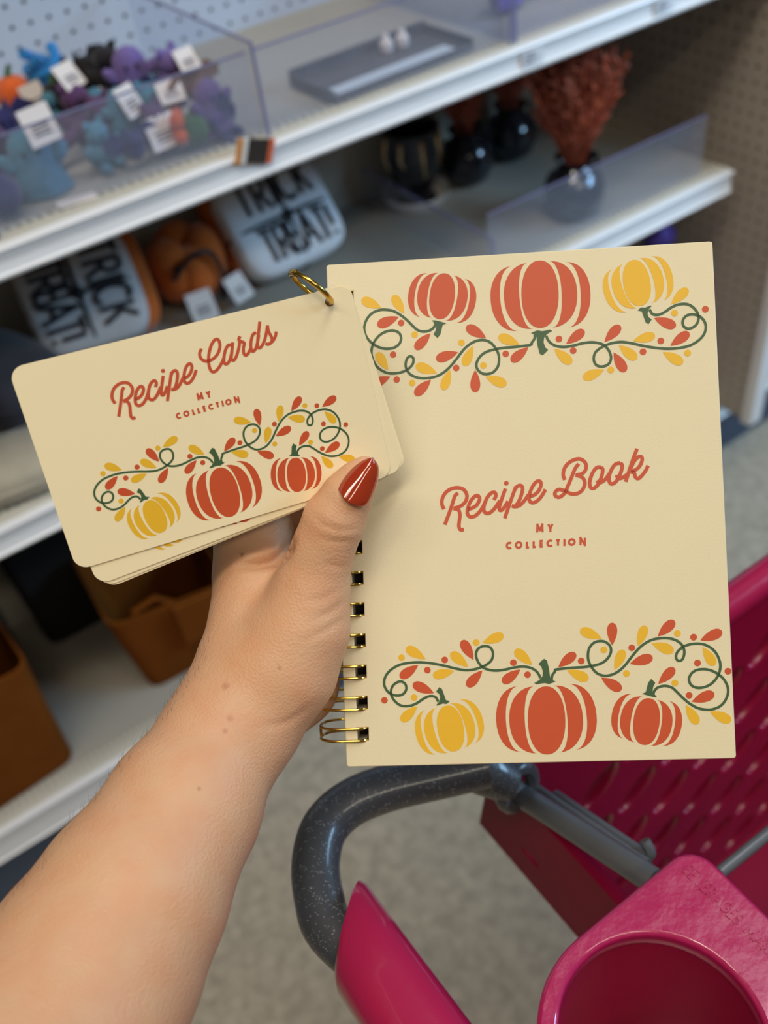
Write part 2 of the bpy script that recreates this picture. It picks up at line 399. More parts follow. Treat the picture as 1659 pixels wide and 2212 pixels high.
def hangtag(r, c, w, h, az, tilt):
    R_ = rotz(az) @ rotx(tilt); mb = MB(); n = len(mb.v)
    V = [np.array(c) + R_ @ np.array(p) for p in [(x, y, z) for z in (-0.0005, 0.0005) for y in (-h / 2, h / 2) for x in (-w / 2, w / 2)]]
    mb.add(V, [(0, 2, 3, 1), (4, 5, 7, 6), (0, 1, 5, 4), (2, 6, 7, 3), (0, 4, 6, 2), (1, 3, 7, 5)])
    t = mb.build('hang_tag', M_TAG, r, smooth=False)
    ink = MB()
    for k in range(3):
        ya = -h * 0.28 + k * h * 0.12
        ink.add([np.array(c) + R_ @ np.array(p) for p in [(-w * .28, ya, 0.0008), (w * .28, ya, 0.0008), (w * .28, ya + h * .06, 0.0008), (-w * .28, ya + h * .06, 0.0008)]], [(0, 1, 2, 3)])
    ink.build('tag_print', M_TAGINK, t, smooth=False)
def plush(kind, col, c, s, az, label, tagspec=None, seed=0):
    M = plushmat(col, PL[col]); r = empty('plush_toy', (c[0], c[1], c[2] - s * 0.5)); R_ = rotz(az)
    up = np.array([0, 0, s * 0.5]); P = lambda x, y, z: up + R_ @ np.array([x * s, y * s, z * s])
    eyes = []
    if kind == 'bear':
        MB().blob(P(0, 0, -.14), (s * .36, s * .27, s * .36), noise=.05, rot=R_, seed=seed).build('body', M, r)
        MB().blob(P(0, -.06, .28), (s * .28, s * .25, s * .25), noise=.04, rot=R_, seed=seed + 1).build('head', M, r)
        for q in (-1, 1):
            MB().blob(P(.2 * q, -.02, .5), (s * .1, s * .06, s * .11), n=8, m=6, rot=R_).build('ear', M, r)
            MB().blob(P(.36 * q, -.1, -.08), (s * .12, s * .12, s * .24), n=8, m=6, rot=R_ @ roty(.5 * q)).build('arm', M, r)
            MB().blob(P(.2 * q, -.24, -.4), (s * .13, s * .2, s * .12), n=8, m=6, rot=R_).build('foot', M, r)
        eyes = [P(-.1, -.31, .32), P(.1, -.31, .32)]
    elif kind == 'ghost':
        prof = [(0.40, -.5), (.44, -.45), (.36, -.2), (.33, .1), (.3, .3), (.2, .44), (.06, .5)]
        mb = MB(); n = 20; V = []
        for a, z in prof:
            for k in range(n):
                an = 2 * math.pi * k / n; g = 1 + .10 * math.sin(5 * an + seed) * max(0, -z + .1)
                V.append(P(a * g * math.cos(an), a * .7 * g * math.sin(an), z))
        m = len(prof); mb.add(V, [(i * n + k, i * n + (k + 1) % n, (i + 1) * n + (k + 1) % n, (i + 1) * n + k) for i in range(m - 1) for k in range(n)] + [tuple(range(n)), tuple((m - 1) * n + k for k in range(n))])
        mb.build('body', M, r, angle=180)
        for q in (-1, 1): MB().blob(P(.38 * q, -.05, .05), (s * .12, s * .1, s * .2), n=8, m=6, rot=R_ @ roty(.7 * q)).build('arm', M, r)
        eyes = [P(-.11, -.25, .2), P(.11, -.25, .2)]
    elif kind == 'bat':
        MB().blob(P(0, 0, 0), (s * .26, s * .22, s * .32), noise=.05, rot=R_, seed=seed).build('body', M, r)
        for q in (-1, 1):
            w = [(.15, .2), (.4, .42), (.72, .22), (.66, -.02), (.54, .06), (.44, -.14), (.3, -.02), (.15, -.16)]
            mb = MB(); V = [P(q * x, y, z) for y in (-.035, .035) for x, z in w]; k = len(w)
            mb.add(V, [tuple(range(k)), tuple(range(2 * k - 1, k - 1, -1))] + [(i, (i + 1) % k, k + (i + 1) % k, k + i) for i in range(k)])
            mb.build('wing', M, r, bevel=s * .02)
            mb = MB().tube([P(.13 * q, 0, .22), P(.17 * q, 0, .46)], [s * .1, s * .012], n=8); mb.build('ear', M, r)
        eyes = [P(-.09, -.21, .1), P(.09, -.21, .1)]
    elif kind == 'ball':
        mb = MB(); n, m = 30, 12; V = []
        for i in range(m + 1):
            th = math.pi * i / m
            for k in range(n):
                a = 2 * math.pi * k / n; g = .42 * (1 - .12 * abs(math.sin(2.5 * a)) * math.sin(th))
                V.append(P(g * math.sin(th) * math.cos(a), g * math.sin(th) * math.sin(a), g * .92 * math.cos(th)))
        mb.add(V, [(i * n + k, (i + 1) * n + k, (i + 1) * n + (k + 1) % n, i * n + (k + 1) % n) for i in range(m) for k in range(n)]); mb.build('body', M, r, angle=180)
        MB().tube([P(0, 0, .34), P(.04, 0, .48), P(.12, 0, .56)], [s * .09, s * .06, s * .05], n=8).build('stem', plushmat('green', PL['green']), r)
    elif kind == 'rope':
        for q in range(6):
            a = q * 1.05; pts = [P(.34 * math.cos(a + t * 3.2) * (1 - .2 * math.sin(t * 3)), .30 * math.sin(a + t * 3.2), -.3 + .62 * t + .1 * math.sin(a * 3 + t * 5)) for t in np.linspace(0, 1, 12)]
            MB().tube(pts, s * .11, n=8).build('rope_strand', M, r)
    elif kind == 'bone':
        MB().tube([P(-.4, 0, -.05), P(0, 0, 0), P(.4, 0, .05)], [s * .16, s * .14, s * .16], n=10).build('shaft', M, r)
        for q in (-1, 1):
            for w in (-1, 1): MB().blob(P(.44 * q, 0, .05 * q + .14 * w), (s * .17, s * .15, s * .17), n=9, m=7, rot=R_).build('knob', M, r)
    for e in eyes: MB().blob(e, (s * .035,) * 3, n=8, m=6).build('eye', M_EYE, r)
    if tagspec:
        dx, dz, w, h, ta, tt = tagspec
        hangtag(r, up + np.array([dx, -0.42 * s, dz]), w, h, ta, tt)
    return tag(r, label, 'plush toy', 'plush dog toys in the acrylic bin')
TOYS = [  # pixel x, y, height of centre, size, kind, colour, yaw, label, tag
 (98, 160, 1.135, .060, 'rope', 'blue', .3, 'bright blue knotted rope toy at the top of the heap', None),
 (32, 205, 1.125, .058, 'ball', 'orange', .2, 'shiny orange pumpkin toy beside the blue rope toy', (.016, -.004, .03, .036, .3, 1.2)),
 (105, 375, 1.098, .074, 'ghost', 'teal', -.2, 'large teal ghost toy against the acrylic front with a big white tag', (.012, .044, .036, .038, .2, 1.25)),
 (215, 315, 1.088, .052, 'bear', 'teal', .4, 'small teal bear toy beside a navy bat toy', None),
 (290, 315, 1.088, .052, 'bat', 'navy', .1, 'navy bat toy behind the acrylic front', None),
 (345, 280, 1.092, .050, 'bear', 'plum', .2, 'plum bear toy hidden by a square white tag', (.0, .0, .038, .036, .1, 1.2)),
 (395, 262, 1.096, .060, 'bone', 'orange', 1.2, 'orange bone shaped toy standing beside the green ball', None),
 (437, 288, 1.084, .046, 'ball', 'green', .0, 'green ribbed ball toy on the shelf deck', None),
 (522, 280, 1.086, .056, 'bear', 'navy', .6, 'dark navy bear toy in the bin corner by the price flag', None),
 (462, 232, 1.100, .060, 'ghost', 'purple', .3, 'purple ghost toy behind the navy bear toy', None),
 (440, 180, 1.115, .056, 'bat', 'brown', .3, 'brown bat toy at the end of the heap', None),
 (370, 165, 1.128, .058, 'bear', 'lilac', .5, 'lilac bear toy near the bin divider', (.014, .02, .026, .026, .2, 1.0)),
 (285, 160, 1.135, .062, 'ghost', 'lilac', -.2, 'lilac ghost toy with raised head at the top of the heap', None),
 (240, 200, 1.115, .060, 'bone', 'teal', .5, 'teal bone toy lying across the heap', None),
 (190, 158, 1.135, .062, 'bat', 'black', .2, 'black bat toy with spread wings on the heap', (-.03, .012, .03, .03, .4, .9)),
 (235, 150, 1.14, .050, 'bear', 'black', -.3, 'small black bear toy between the bats', None),
 (170, 245, 1.105, .064, 'bear', 'plum', .3, 'plum bear toy lying in the middle of the heap', None),
 (125, 215, 1.112, .054, 'ball', 'black', .0, 'black ribbed ball toy under the blue rope toy', None),
 (65, 250, 1.105, .062, 'bone', 'teal', -.4, 'teal bone toy under the orange pumpkin toy', None),
 (225, 265, 1.100, .060, 'bear', 'plum', -.5, 'plum bear toy behind the small teal bear', None),
 (262, 238, 1.112, .050, 'ghost', 'teal', .2, 'teal ghost toy with a tall white tag', (.006, .014, .03, .034, .5, 1.1)),
 (325, 232, 1.105, .056, 'bear', 'teal', .3, 'teal bear toy near the purple ghost', (.02, .018, .03, .026, -.1, .9)),
 (-14, 345, 1.098, .078, 'bear', 'plum', .2, 'large plum bear toy beside the big teal ghost', None),
 (12, 432, 1.086, .058, 'ball', 'navy', .2, 'navy ribbed ball toy in the front of the heap', None),
 (10, 270, 1.110, .060, 'bat', 'navy', .1, 'navy bat toy beside the large plum bear', None),
 (150, 300, 1.090, .060, 'bone', 'plum', .3, 'plum bone toy behind the big teal ghost', None),
 (330, 195, 1.118, .052, 'rope', 'navy', .2, 'navy rope toy tangled under the lilac bear', None),
]
for i, (px, py, zc, s, kind, col, az, lab, tg) in enumerate(TOYS):
    c = on_z(px, py, zc)
    ext = .64 if kind == 'bone' else (.50 if kind == 'bear' else .46)
    c[1] = min(max(c[1], YF + 0.031 + s * ext + (.019 if tg else 0)), YB - 0.03 - s * .36); c[0] = min(max(c[0], 0.155 + s * .42), 0.468 - s * .42) if px > 30 else c[0]
    if kind == 'bat': c[0] = min(max(c[0], 0.15 + s * .74), 0.474 - s * .74)
    plush(kind, col, c, s, az, lab, tg, seed=i)
# loose tag lying in front of the toys
p = on_z(165, 432, 1.0635); r = empty('loose_hang_tag', (p[0], p[1], 1.0625)); 
MB().prism(rrect(-.022, -.009, .022, .009, .003), 0.0, 0.0012).build('tag_card', M_TAG, r, smooth=False); r.rotation_euler.z = -.15
tag(r, 'small white tag lying flat inside the toy bin', 'tag')

# flat dark tray in the second bin
p = (on_z(720, 205, 1.066) + on_z(950, 110, 1.066)) / 2
r = empty('display_tray', (0.690, 1.085, 1.0625)); r.rotation_euler.z = .03
M_TRAY = mat('dark_grey_tray', (86, 80, 80), 0.5)
mb = MB(); mb.box((-.11, -.05, 0), (.11, .05, .004)); mb.build('tray_floor', M_TRAY, r, smooth=False)
for q in (-1, 1):
    MB().box((-.11, q * .05 - .002, 0), (.11, q * .05 + .002, .018 if q > 0 else .008)).build('tray_wall', M_TRAY, r, smooth=False)
    MB().box((q * .11 - .002, -.05, 0), (q * .11 + .002, .05, .014)).build('tray_wall', M_TRAY, r, smooth=False)
MB().prism(rrect(-.10, -.046, .085, -.022, .003), .0042, .0075).build('paper_strip', mat('pale_paper', (206, 212, 216), .6), r, smooth=False)
tag(r, 'flat dark grey tray with a pale paper strip in the acrylic bin', 'tray')
# small cream bottles beside the tray
for k, (px, py) in enumerate(((865, 130), (900, 118))):
    p = on_z(px, py, 1.0625); o = MB().lathe([(.001, 0), (.008, .0005), (.009, .004), (.009, .012), (.005, .016), (.004, .021), (.001, .022)], 14).build('small_bottle', M_TAG)
    o.location = (p[0], p[1] + .03 , 1.0665 + .0005); tag(o, 'tiny cream bottle standing on the dark tray', 'bottle', 'tiny bottles on the tray')
# purple packets in the third bin
M_PURP = mat('purple_foil_packet', (128, 100, 190), 0.35, var=0.15, bump=.3, bscale=60)
for k, (x, y, h, az) in enumerate(((0.93, 1.12, .10, .2), (1.01, 1.14, .11, -.1), (1.09, 1.12, .10, .15), (1.17, 1.14, .11, -.2))):
    r = empty('candy_packet', (x, y, 1.0625)); r.rotation_euler.z = az
    MB().blob((0, 0, h / 2), (.036, .016, h / 2), e=.6, noise=.05, seed=k).build('pouch', M_PURP, r)
    MB().box((-.034, -.002, h - .006), (.034, .002, h + .006)).build('seal_strip', M_TAG, r, smooth=False)
    tag(r, 'purple foil packet standing in the acrylic bin by the partition', 'packet', 'purple packets in the third bin')

# price flag clipped on the rail and small rail labels
p = on_y(555, 326, YF - .008); r = empty('price_flag', p); r.rotation_euler = (math.radians(18), math.radians(18), 0)
mb = MB().prism([(-.020, -.014), (.018, -.014), (.018, .014), (-.020, .014)], -.0008, .0008); mb.build('black_panel', mat('flag_black', (58, 52, 46), .5), r, smooth=False)
for o_ in r.children: o_.rotation_euler.x = math.radians(80)
for (xa, xb, cn, cc) in ((-.026, -.020, 'flag_orange', (226, 140, 40)), (-.020, -.013, 'flag_white', (232, 226, 214)), (.014, .021, 'flag_coral', (226, 110, 70))):
    o_ = MB().prism([(xa, -.0145), (xb, -.0145), (xb, .0145), (xa, .0145)], -.0006, .0014).build('colour_band', mat(cn, cc, .5), r, smooth=False); o_.rotation_euler.x = math.radians(80)
tag(r, 'small black and orange price flag clipped over the price rail', 'price tag')
for k, (px, py) in enumerate(((1150, 118), (1435, 12))):
    p = on_y(px, py, YF - .0045); r = empty('shelf_label', (p[0], YF - .0045, 1.044)); 
    MB().box((-.018, -.0008, -.010), (.018, .0, .010)).build('label_card', mat('label_white', (222, 222, 224), .5), r, smooth=False)
    mb = MB(); 
    for q in range(3): mb.box((-.014, -.0012, -.006 + .005 * q), (.002 + .006 * (q % 2), -.0009, -.004 + .005 * q))
    mb.build('label_print', M_TAGINK, r, smooth=False)
    tag(r, ('white shelf label on the rail below the acrylic divider', 'white shelf label on the rail near the partition')[k], 'label')

# ------------------------------------------------------------------ pillow bundles on the middle shelf
M_WHITE = mat('white_cotton', (226, 226, 228), 0.85, var=0.05, scale=30, bump=.5, bscale=220, sheen=.2)
M_OFFW = mat('grey_white_cotton', (196, 192, 190), 0.85, var=0.05, scale=30, bump=.5, bscale=220, sheen=.2)
M_ORP = mat('orange_plush', (196, 96, 30), 0.9, var=0.2, scale=60, bump=.7, bscale=320, sheen=.3)
M_INK = mat('black_fabric_ink', (38, 38, 42), 0.8)
M_RIB = mat('black_ribbon', (22, 22, 24), 0.6)
def sup(x, y, a, b, c, q=4.76):
    return c * max(0.0, 1 - abs(x / a) ** q - abs(y / b) ** q) ** (1 / q)
def bundle(base, right, up, w, h, t, label, wm, zoff=0):
    right = np.array(right, float); right /= np.linalg.norm(right); up = np.array(up, float); up -= right * up.dot(right); up /= np.linalg.norm(up)
    n = np.cross(right, up); M4 = Matrix([[right[i], up[i], n[i], base[i]] for i in range(3)] + [[0, 0, 0, 1]])
    r = empty('pillow_bundle', matrix=M4)
    MB().blob((0, 0, 0), (w / 2, h / 2, t / 2), n=40, m=24, e=.42).build('front_pillow', wm, r, angle=180)
    MB().blob((-.008, .020, -t * .60), (w / 2 * 1.02, h / 2 * 1.02, t / 2), n=40, m=24, e=.45).build('back_pillow', M_ORP, r, angle=180)
    def loop(axis):
        out = []
        for k in range(40):
            a = 2 * math.pi * k / 40; cx_, sx_ = math.cos(a), math.sin(a)
            l = (h if axis == 'y' else w) / 2 * .985; u = np.sign(cx_) * abs(cx_) ** .5 * l; v = np.sign(sx_) * abs(sx_) ** .5 * (t * .66 if sx_ > 0 else t * .78) - t * .16
            out.append((0.006, u, v) if axis == 'y' else (u, -.004, v))
        return out
    MB().tube(loop('y'), .0034, n=8, closed=True).build('ribbon', M_RIB, r)
    MB().tube(loop('x'), .0034, n=8, closed=True).build('ribbon', M_RIB, r)
    MB().blob((.006, -.004, t * .5), (.011, .009, .007), n=10, m=6).build('ribbon_knot', M_RIB, r)
    for word, yb, hh, xl in (('TRICK', h * .09, h * .30, -w * .33), ('TREAT!', -h * .38, h * .30, -w * .30)):
        mb = MB(); x = xl; tot = sum(CAP[c][0] * .56 for c in word) * hh; gap = (w * .68 - tot) / (len(word) - 1)
        for c in word:
            wd, st = CAP[c]
            for s_ in st:
                polystroke(mb, [(x + a * .56 * hh, yb + b * hh) for a, b in s_], hh * .15, 0)
            if c in 'TRAI':   # slab feet
                for a in ((.36,) if c == 'T' else (0.0, wd)): polystroke(mb, [(x + (a - .15) * .56 * hh, yb), (x + (a + .15) * .56 * hh, yb)], hh * .06, 0)
            x += wd * .56 * hh + gap
        mb.v = [(a, b, sup(a, b, w / 2, h / 2, t / 2) + .0030) for a, b, _ in mb.v]
        mb.build('lettering', M_INK, r, smooth=False)
    return tag(r, label, 'pillow')
up1 = np.array([-.02, .105, .125]); up1 /= np.linalg.norm(up1); n1 = np.cross([1, .04, 0], up1)
b1 = np.array([.606, 1.238, .750]) + up1 * .083 + n1 * .0
bundle(b1, (1, .04, 0), up1, .185, .165, .055, 'white trick or treat pillow tied with black ribbon over an orange pillow', M_WHITE)
upb = np.array([0, .10, .115]); upb /= np.linalg.norm(upb)
b2 = (on_z(330, 700, .741) + on_z(100, 760, .741)) / 2 + upb * .080 + np.array([-.004, -.058, .022])
bundle(b2, -upb + np.array([-.12, 0, 0]), (1, -.16, 0), .172, .168, .055, 'grey-white trick or treat pillow turned on its side beside the orange plush', M_OFFW)

# orange plush between the pillows
c = np.array([.440, 1.312, .780]); r = empty('plush_toy', (c[0], c[1], .7315))
O = np.array(r.location)
for k, (dx, dy, dz, a, b, cc, rz) in enumerate(((-.030, 0, .01, .034, .05, .052, .2), (.028, .0, .012, .032, .05, .052, -.2), (0, -.02, .0, .036, .04, .048, 0), (.0, .03, .02, .04, .03, .05, 0))):
    MB().blob(c - O + np.array([dx, dy, dz]), (a, b, cc), noise=.04, seed=k, rot=rotz(rz)).build('padded_lobe', M_ORP, r)
MB().tube(spline([c - O + np.array(p) for p in ((-.045, -.046, .02), (-.012, -.056, .050), (.020, -.056, .042), (.028, -.060, .0), (.02, -.056, -.035))], 6), .004, n=8).build('black_strap', M_RIB, r)
MB().blob(c - O + np.array([-.035, -.046, .034]), (.006, .005, .006), n=8, m=6).build('button_eye', M_EYE, r)
hangtag(r, c - O + np.array([-.022, -.072, -.024]), .040, .046, -.1, 1.05)
hangtag(r, c - O + np.array([.042, -.074, -.018]), .036, .042, .25, .95)
tag(r, 'orange pumpkin plush with black strap and white tags between the lettered pillows', 'plush toy')

# cushions at the left end of the middle shelf
def cushion(px, py, z, rad, col, name, label, az):
    p = on_z(px, py, z); r = empty('cushion', (p[0], p[1], .7315)); r.rotation_euler.z = az
    m_ = mat(name, col, .9, var=.15, scale=40, bump=.5, bscale=260, sheen=.3)
    MB().blob((0, 0, rad[2]), rad, n=28, m=16, e=.62, noise=.02).build('cushion_body', m_, r, angle=180)
    MB().tube([(rad[0] * .98 * math.copysign(abs(math.cos(a)) ** .62, math.cos(a)), rad[1] * .98 * math.copysign(abs(math.sin(a)) ** .62, math.sin(a)), rad[2]) for a in np.linspace(0, 2 * math.pi, 41)[:-1]], .003, n=6, closed=True).build('piping', m_, r)
    tag(r, label, 'cushion')
cushion(10, 830, .76, (.07, .10, .042), (70, 66, 70), 'dark_grey_velvet', 'dark grey velvet cushion beside the sideways lettered pillow', .3)
cushion(18, 1015, .755, (.075, .055, .026), (170, 160, 140), 'cream_boucle', 'small cream cushion near the front of the middle shelf', -.15)

# ------------------------------------------------------------------ black vases with dried foliage
M_BLACK = mat('gloss_black_ceramic', (22, 24, 32), 0.18, var=.1, coat=.6)
M_FOL = mat('rust_dried_foliage', (178, 96, 74), 0.8, var=.45, scale=70)
def vase(x, y, s, label, nstems, seed, group=None, spread=1.0, hs=1.0):
    r = empty('vase', (x, y, .7325)); rg = np.random.default_rng(seed)
    prof = [(.001, 0), (.030, 0), (.040, .008), (.049, .03), (.050, .045), (.044, .064), (.030, .076), (.024, .084), (.030, .094), (.033, .097), (.029, .096), (.020, .084), (.018, .06), (.001, .058)]
    MB().lathe([(a * s, b * s) for a, b in prof], 32).build('vase_body', M_BLACK, r, angle=60)
    for q in (-1, 1): MB().tube([(q * .026 * s, 0, .086 * s), (q * .046 * s, 0, .086 * s), (q * .050 * s, 0, .07 * s), (q * .044 * s, 0, .058 * s)], .004 * s, n=8).build('vase_handle', M_BLACK, r)
    mb = MB()
    for k in range(nstems):
        a = rg.uniform(0, 6.283); l = rg.uniform(.10, .21) * hs * s; lean = rg.uniform(.05, .50) * spread
        d = np.array([math.cos(a) * lean, math.sin(a) * lean, 1.0]); d /= np.linalg.norm(d)
        b = np.array([math.cos(a) * .010 * s, math.sin(a) * .010 * s, .075 * s]); bend = np.array([math.cos(a), math.sin(a), -.2]) * rg.uniform(-.015, .02)
        pts = [b + d * l * t + bend * t * t for t in (0, .35, .7, 1)]
        mb.tube(pts, [.0012, .0014, .0030, .0004], n=4)
        for q in range(7):      # leaflets
            t = rg.uniform(.35, 1.0); p0 = b + d * l * t + bend * t * t; aa = rg.uniform(0, 6.283); dl = d * .8 + np.array([math.cos(aa), math.sin(aa), 0]) * .7; dl /= np.linalg.norm(dl); ll = rg.uniform(.012, .026)
            mb.tube([p0, p0 + dl * ll * .45, p0 + dl * ll], [.0006, .0036, .0002], n=4)
    f = mb.build('dried_foliage', M_FOL, r, smooth=False); f['kind'] = 'stuff'
    return tag(r, label, 'vase', group)
p = on_z(1250, 462, .735); vase(p[0], p[1] + .012, 1.0, 'black vase with a full spray of rust foliage behind the acrylic guard', 230, 1, spread=.8)
p = on_z(975, 368, .735); vase(p[0], 1.31, .96, 'black vase with short rust foliage at the back of the middle shelf', 60, 2, hs=.8, spread=.6)
vase(1.105, 1.33, .96, 'black vase in the dark corner behind the other two vases', 60, 3, hs=.8, spread=.7)
# black and gold urn
r = empty('urn', (.878, 1.318, .7325))
MB().lathe([(.001, 0), (.036, 0), (.038, .006), (.030, .014), (.034, .03), (.046, .06), (.05, .09), (.047, .12), (.05, .128), (.044, .128), (.04, .12), (.042, .09), (.001, .07)], 30).build('urn_body', M_BLACK, r, angle=50)
for k in range(7):
    a = 2.2 + k * .75; MB().tube([(.047 * math.cos(a), .047 * math.sin(a), .118), (.052 * math.cos(a), .052 * math.sin(a), .09), (.046 * math.cos(a + .1), .046 * math.sin(a + .1), .055 + .01 * (k % 3))], [.005, .004, .002], n=8).build('gold_drip', mat('pale_gold_glaze', (196, 170, 130), .25, metal=.7), r)
MB().lathe([(.001, -.0005), (.05, -.0005), (.058, .012), (.060, .020), (.054, .014), (.048, .003), (.001, .003)], 30).build('white_dish', M_LIP, r, angle=50)
tag(r, 'black urn with pale gold drips standing in a white dish', 'urn')

# ------------------------------------------------------------------ brown felt bins on the base deck
M_FELT = mat('brown_felt', (120, 64, 18), 0.95, var=.18, scale=25, bump=.4, bscale=500, spec=.1)
def felt_bin(x, y, w0, w1, d0, d1, h, label, az=0, fold=True, M_FELT=M_FELT):
    r = empty('felt_bin', (x, y, .2135)); r.rotation_euler.z = az; n = 0
    def ringp(w, d, z, tilt=0):
        return [(a, b, z + tilt * a / w) for a, b in rrect(-w / 2, -d / 2, w / 2, d / 2, .022, 5)]
    mb = MB(); rows = [ringp(w0, d0, 0), ringp(w0 * 1.01, d0 * 1.01, .006), ringp((w0 + w1) / 2, (d0 + d1) / 2, h * .5), ringp(w1, d1, h, -.03), ringp(w1 - .008, d1 - .008, h, -.03), ringp(w0 - .008, d0 - .008, .008)]
    m = len(rows[0]); V = sum(rows, []); Fc = [(i * m + k, i * m + (k + 1) % m, (i + 1) * m + (k + 1) % m, (i + 1) * m + k) for i in range(len(rows) - 1) for k in range(m)]
    Fc += [tuple(range(m)), tuple((len(rows) - 1) * m + k for k in range(m))]; mb.add(V, Fc); mb.build('bin_body', M_FELT, r, angle=50)
    if fold:
        mb = MB(); mb.prism([(-w1 * .02, h * .50), (w1 * .46, h * .46), (w1 * .47, h * 1.00), (-w1 * .02, h * 1.05)], 0, .006)
        o = mb.build('front_pocket', M_FELT, r, smooth=False, bevel=.0015); o.rotation_euler.x = math.radians(90 + 4); o.location = (0, -d1 / 2 - .001, 0)
        MB().tube([(-w1 * .3, -d1 / 2 * .9, h * .9), (-w1 * .28, -d1 / 2 * .95, h * 1.1), (-w1 * .1, -d1 / 2 * .95, h * 1.14), (w1 * .02, -d1 / 2 * .9, h * .95)], .005, n=8).build('carry_handle', M_FELT, r)
    tag(r, label, 'storage bin')
felt_bin(.182, 1.165, .165, .205, .16, .19, .180, 'brown felt bin with a slanted rim and front pocket on the base deck', -.05)
felt_bin(-.155, 1.135, .175, .20, .19, .22, .265, 'tall brown felt bin standing at the deck edge beside the pocketed bin', .08, fold=False)
felt_bin(.455, 1.165, .165, .195, .15, .18, .19, 'brown felt bin further along the base deck behind the recipe book', .05)

M_SHADEFILL = mat('black_shade_fill', (20, 18, 18), .95, var=.2, bump=.3, bscale=400)
for x_, lab_b in ((-.17, 'added black bin deepening the shade behind the tall brown bin'), (.10, 'added black bin deepening the shade behind the pocketed brown bin'), (.37, 'added black bin deepening the shade between two brown bins at the back')):
    felt_bin(x_, 1.335, .22, .25, .08, .10, .40, lab_b, 0, False, M_SHADEFILL)  # added black bins darken the shaded space behind the brown ones
# purple tinsel tree below the middle shelf
r = empty('tinsel_tree', (1.255, 1.095, .2135)); M_TIN = mat('purple_tinsel', (96, 78, 170), .3, metal=.3, var=.3, scale=120, bump=.6, bscale=300)
MB().lathe([(.001, 0), (.045, 0), (.045, .012), (.012, .02), (.012, .06), (.001, .06)], 20).build('tree_base', M_BLACK, r)
for k in range(9):
    z = .06 + k * .040; a = .058 - k * .0032
    MB().lathe([(.012, z - .002), (a, z), (a * .96, z + .012), (a * .45, z + .036), (.008, z + .045)], 22).build('tinsel_tier', M_TIN, r)
tag(r, 'purple tinsel tree standing on the base deck below the middle shelf', 'decoration')

# ------------------------------------------------------------------ recipe book
def rod(v):
    v = np.array(v, float); t = np.linalg.norm(v); k = v / t
    K = np.array([[0, -k[2], k[1]], [k[2], 0, -k[0]], [-k[1], k[0], 0]])
    return np.eye(3) + math.sin(t) * K + (1 - math.cos(t)) * K @ K
class Sheet:
    """a held rectangle: pose in camera coordinates; maps measured pixels to its own plane"""
    def __init__(s, rv, t):
        s.R = rod(rv); s.t = np.array(t)
        s.M = CAM_M @ Matrix([list(s.R[i]) + [s.t[i]] for i in range(3)] + [[0, 0, 0, 1]])
    def loc(s, px, py):
        d = np.array([px - W / 2, -(py - H / 2), -F]); n = s.R[:, 2]
        p = d * (n.dot(s.t) / n.dot(d)); return (s.R.T @ (p - s.t))[:2]
BW, BH = 0.1651, 0.219
BOOK = Sheet((-.0121, -.0735, .0417), (.0618, .00215, -.4088))
KC = 0.90
CARD = Sheet((.2908, .2834, .2585), (-.0732 * KC, .0372 * KC, -.4101 * KC)); CW, CH = .146 * KC, .0889 * KC

book = empty('recipe_book', matrix=BOOK.M)
tag(book, 'cream spiral bound recipe book with pumpkin vine borders held beside the cards', 'book')
hx = lambda k: BOOK.loc(784 - 2.35 * k, 1586 - 67.35 * k)
HOLES = [hx(k) for k in range(15)]
sq = lambda c, w=.0029, h=.0033: [(c[0] - w, c[1] - h), (c[0] + w, c[1] - h), (c[0] + w, c[1] + h), (c[0] - w, c[1] + h)]
TB = 0.0135                                          # page block thickness
cover = plate('front_cover', rrect(-BW / 2, -BH / 2, BW / 2, BH / 2, .0008, 2), [sq(c) for c in HOLES], -.0024, 0, M_CREAM, book, bevel=.0004)
plate('page_block', rrect(-BW / 2 + .002, -BH / 2 + .003, BW / 2 - .003, BH / 2 - .003, .0006, 2), [sq(c, .0031, .0035) for c in HOLES], -.0025 - TB, -.0025, M_PAGE, book)
M_HOLESHADE = mat('dark_hole_shade', (46, 40, 34), .8)
plate('back_cover', rrect(-BW / 2, -BH / 2, BW / 2, BH / 2, .0008, 2), [], -.0050 - TB, -.0026 - TB, M_CREAM, book, bevel=.0004)
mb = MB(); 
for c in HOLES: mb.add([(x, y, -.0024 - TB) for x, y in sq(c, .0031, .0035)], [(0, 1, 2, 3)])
mb.build('hole_shade', M_HOLESHADE, book, smooth=False)  # dark patches at the hole bottoms, shade put in as colour
for c in HOLES:                                       # twin-loop wire, one pair of loops per hole
    mb = MB()
    for q in (-1, 1):
        uL = -BW / 2 - .0122; uc = (uL + c[0] + .0022) / 2; a = (c[0] + .0022 - uL) / 2; P = []
        for k in range(36):
            an = 2 * math.pi * k / 36; ca, sa = math.cos(an), math.sin(an); ex = .42 if ca > 0 else .85
            P.append((uc + a * math.copysign(abs(ca) ** ex, ca), c[1] + q * .0026, -.0094 + .0112 * math.copysign(abs(sa) ** ex, sa)))
        mb.tube(P, .00062, n=8, closed=True)
    mb.tube([(uL, c[1] - .0026, -.0094), (uL - .0002, c[1], -.0094), (uL, c[1] + .0026, -.0094)], .00062, n=8)
    mb.build('wire_loop', M_GOLD, book)

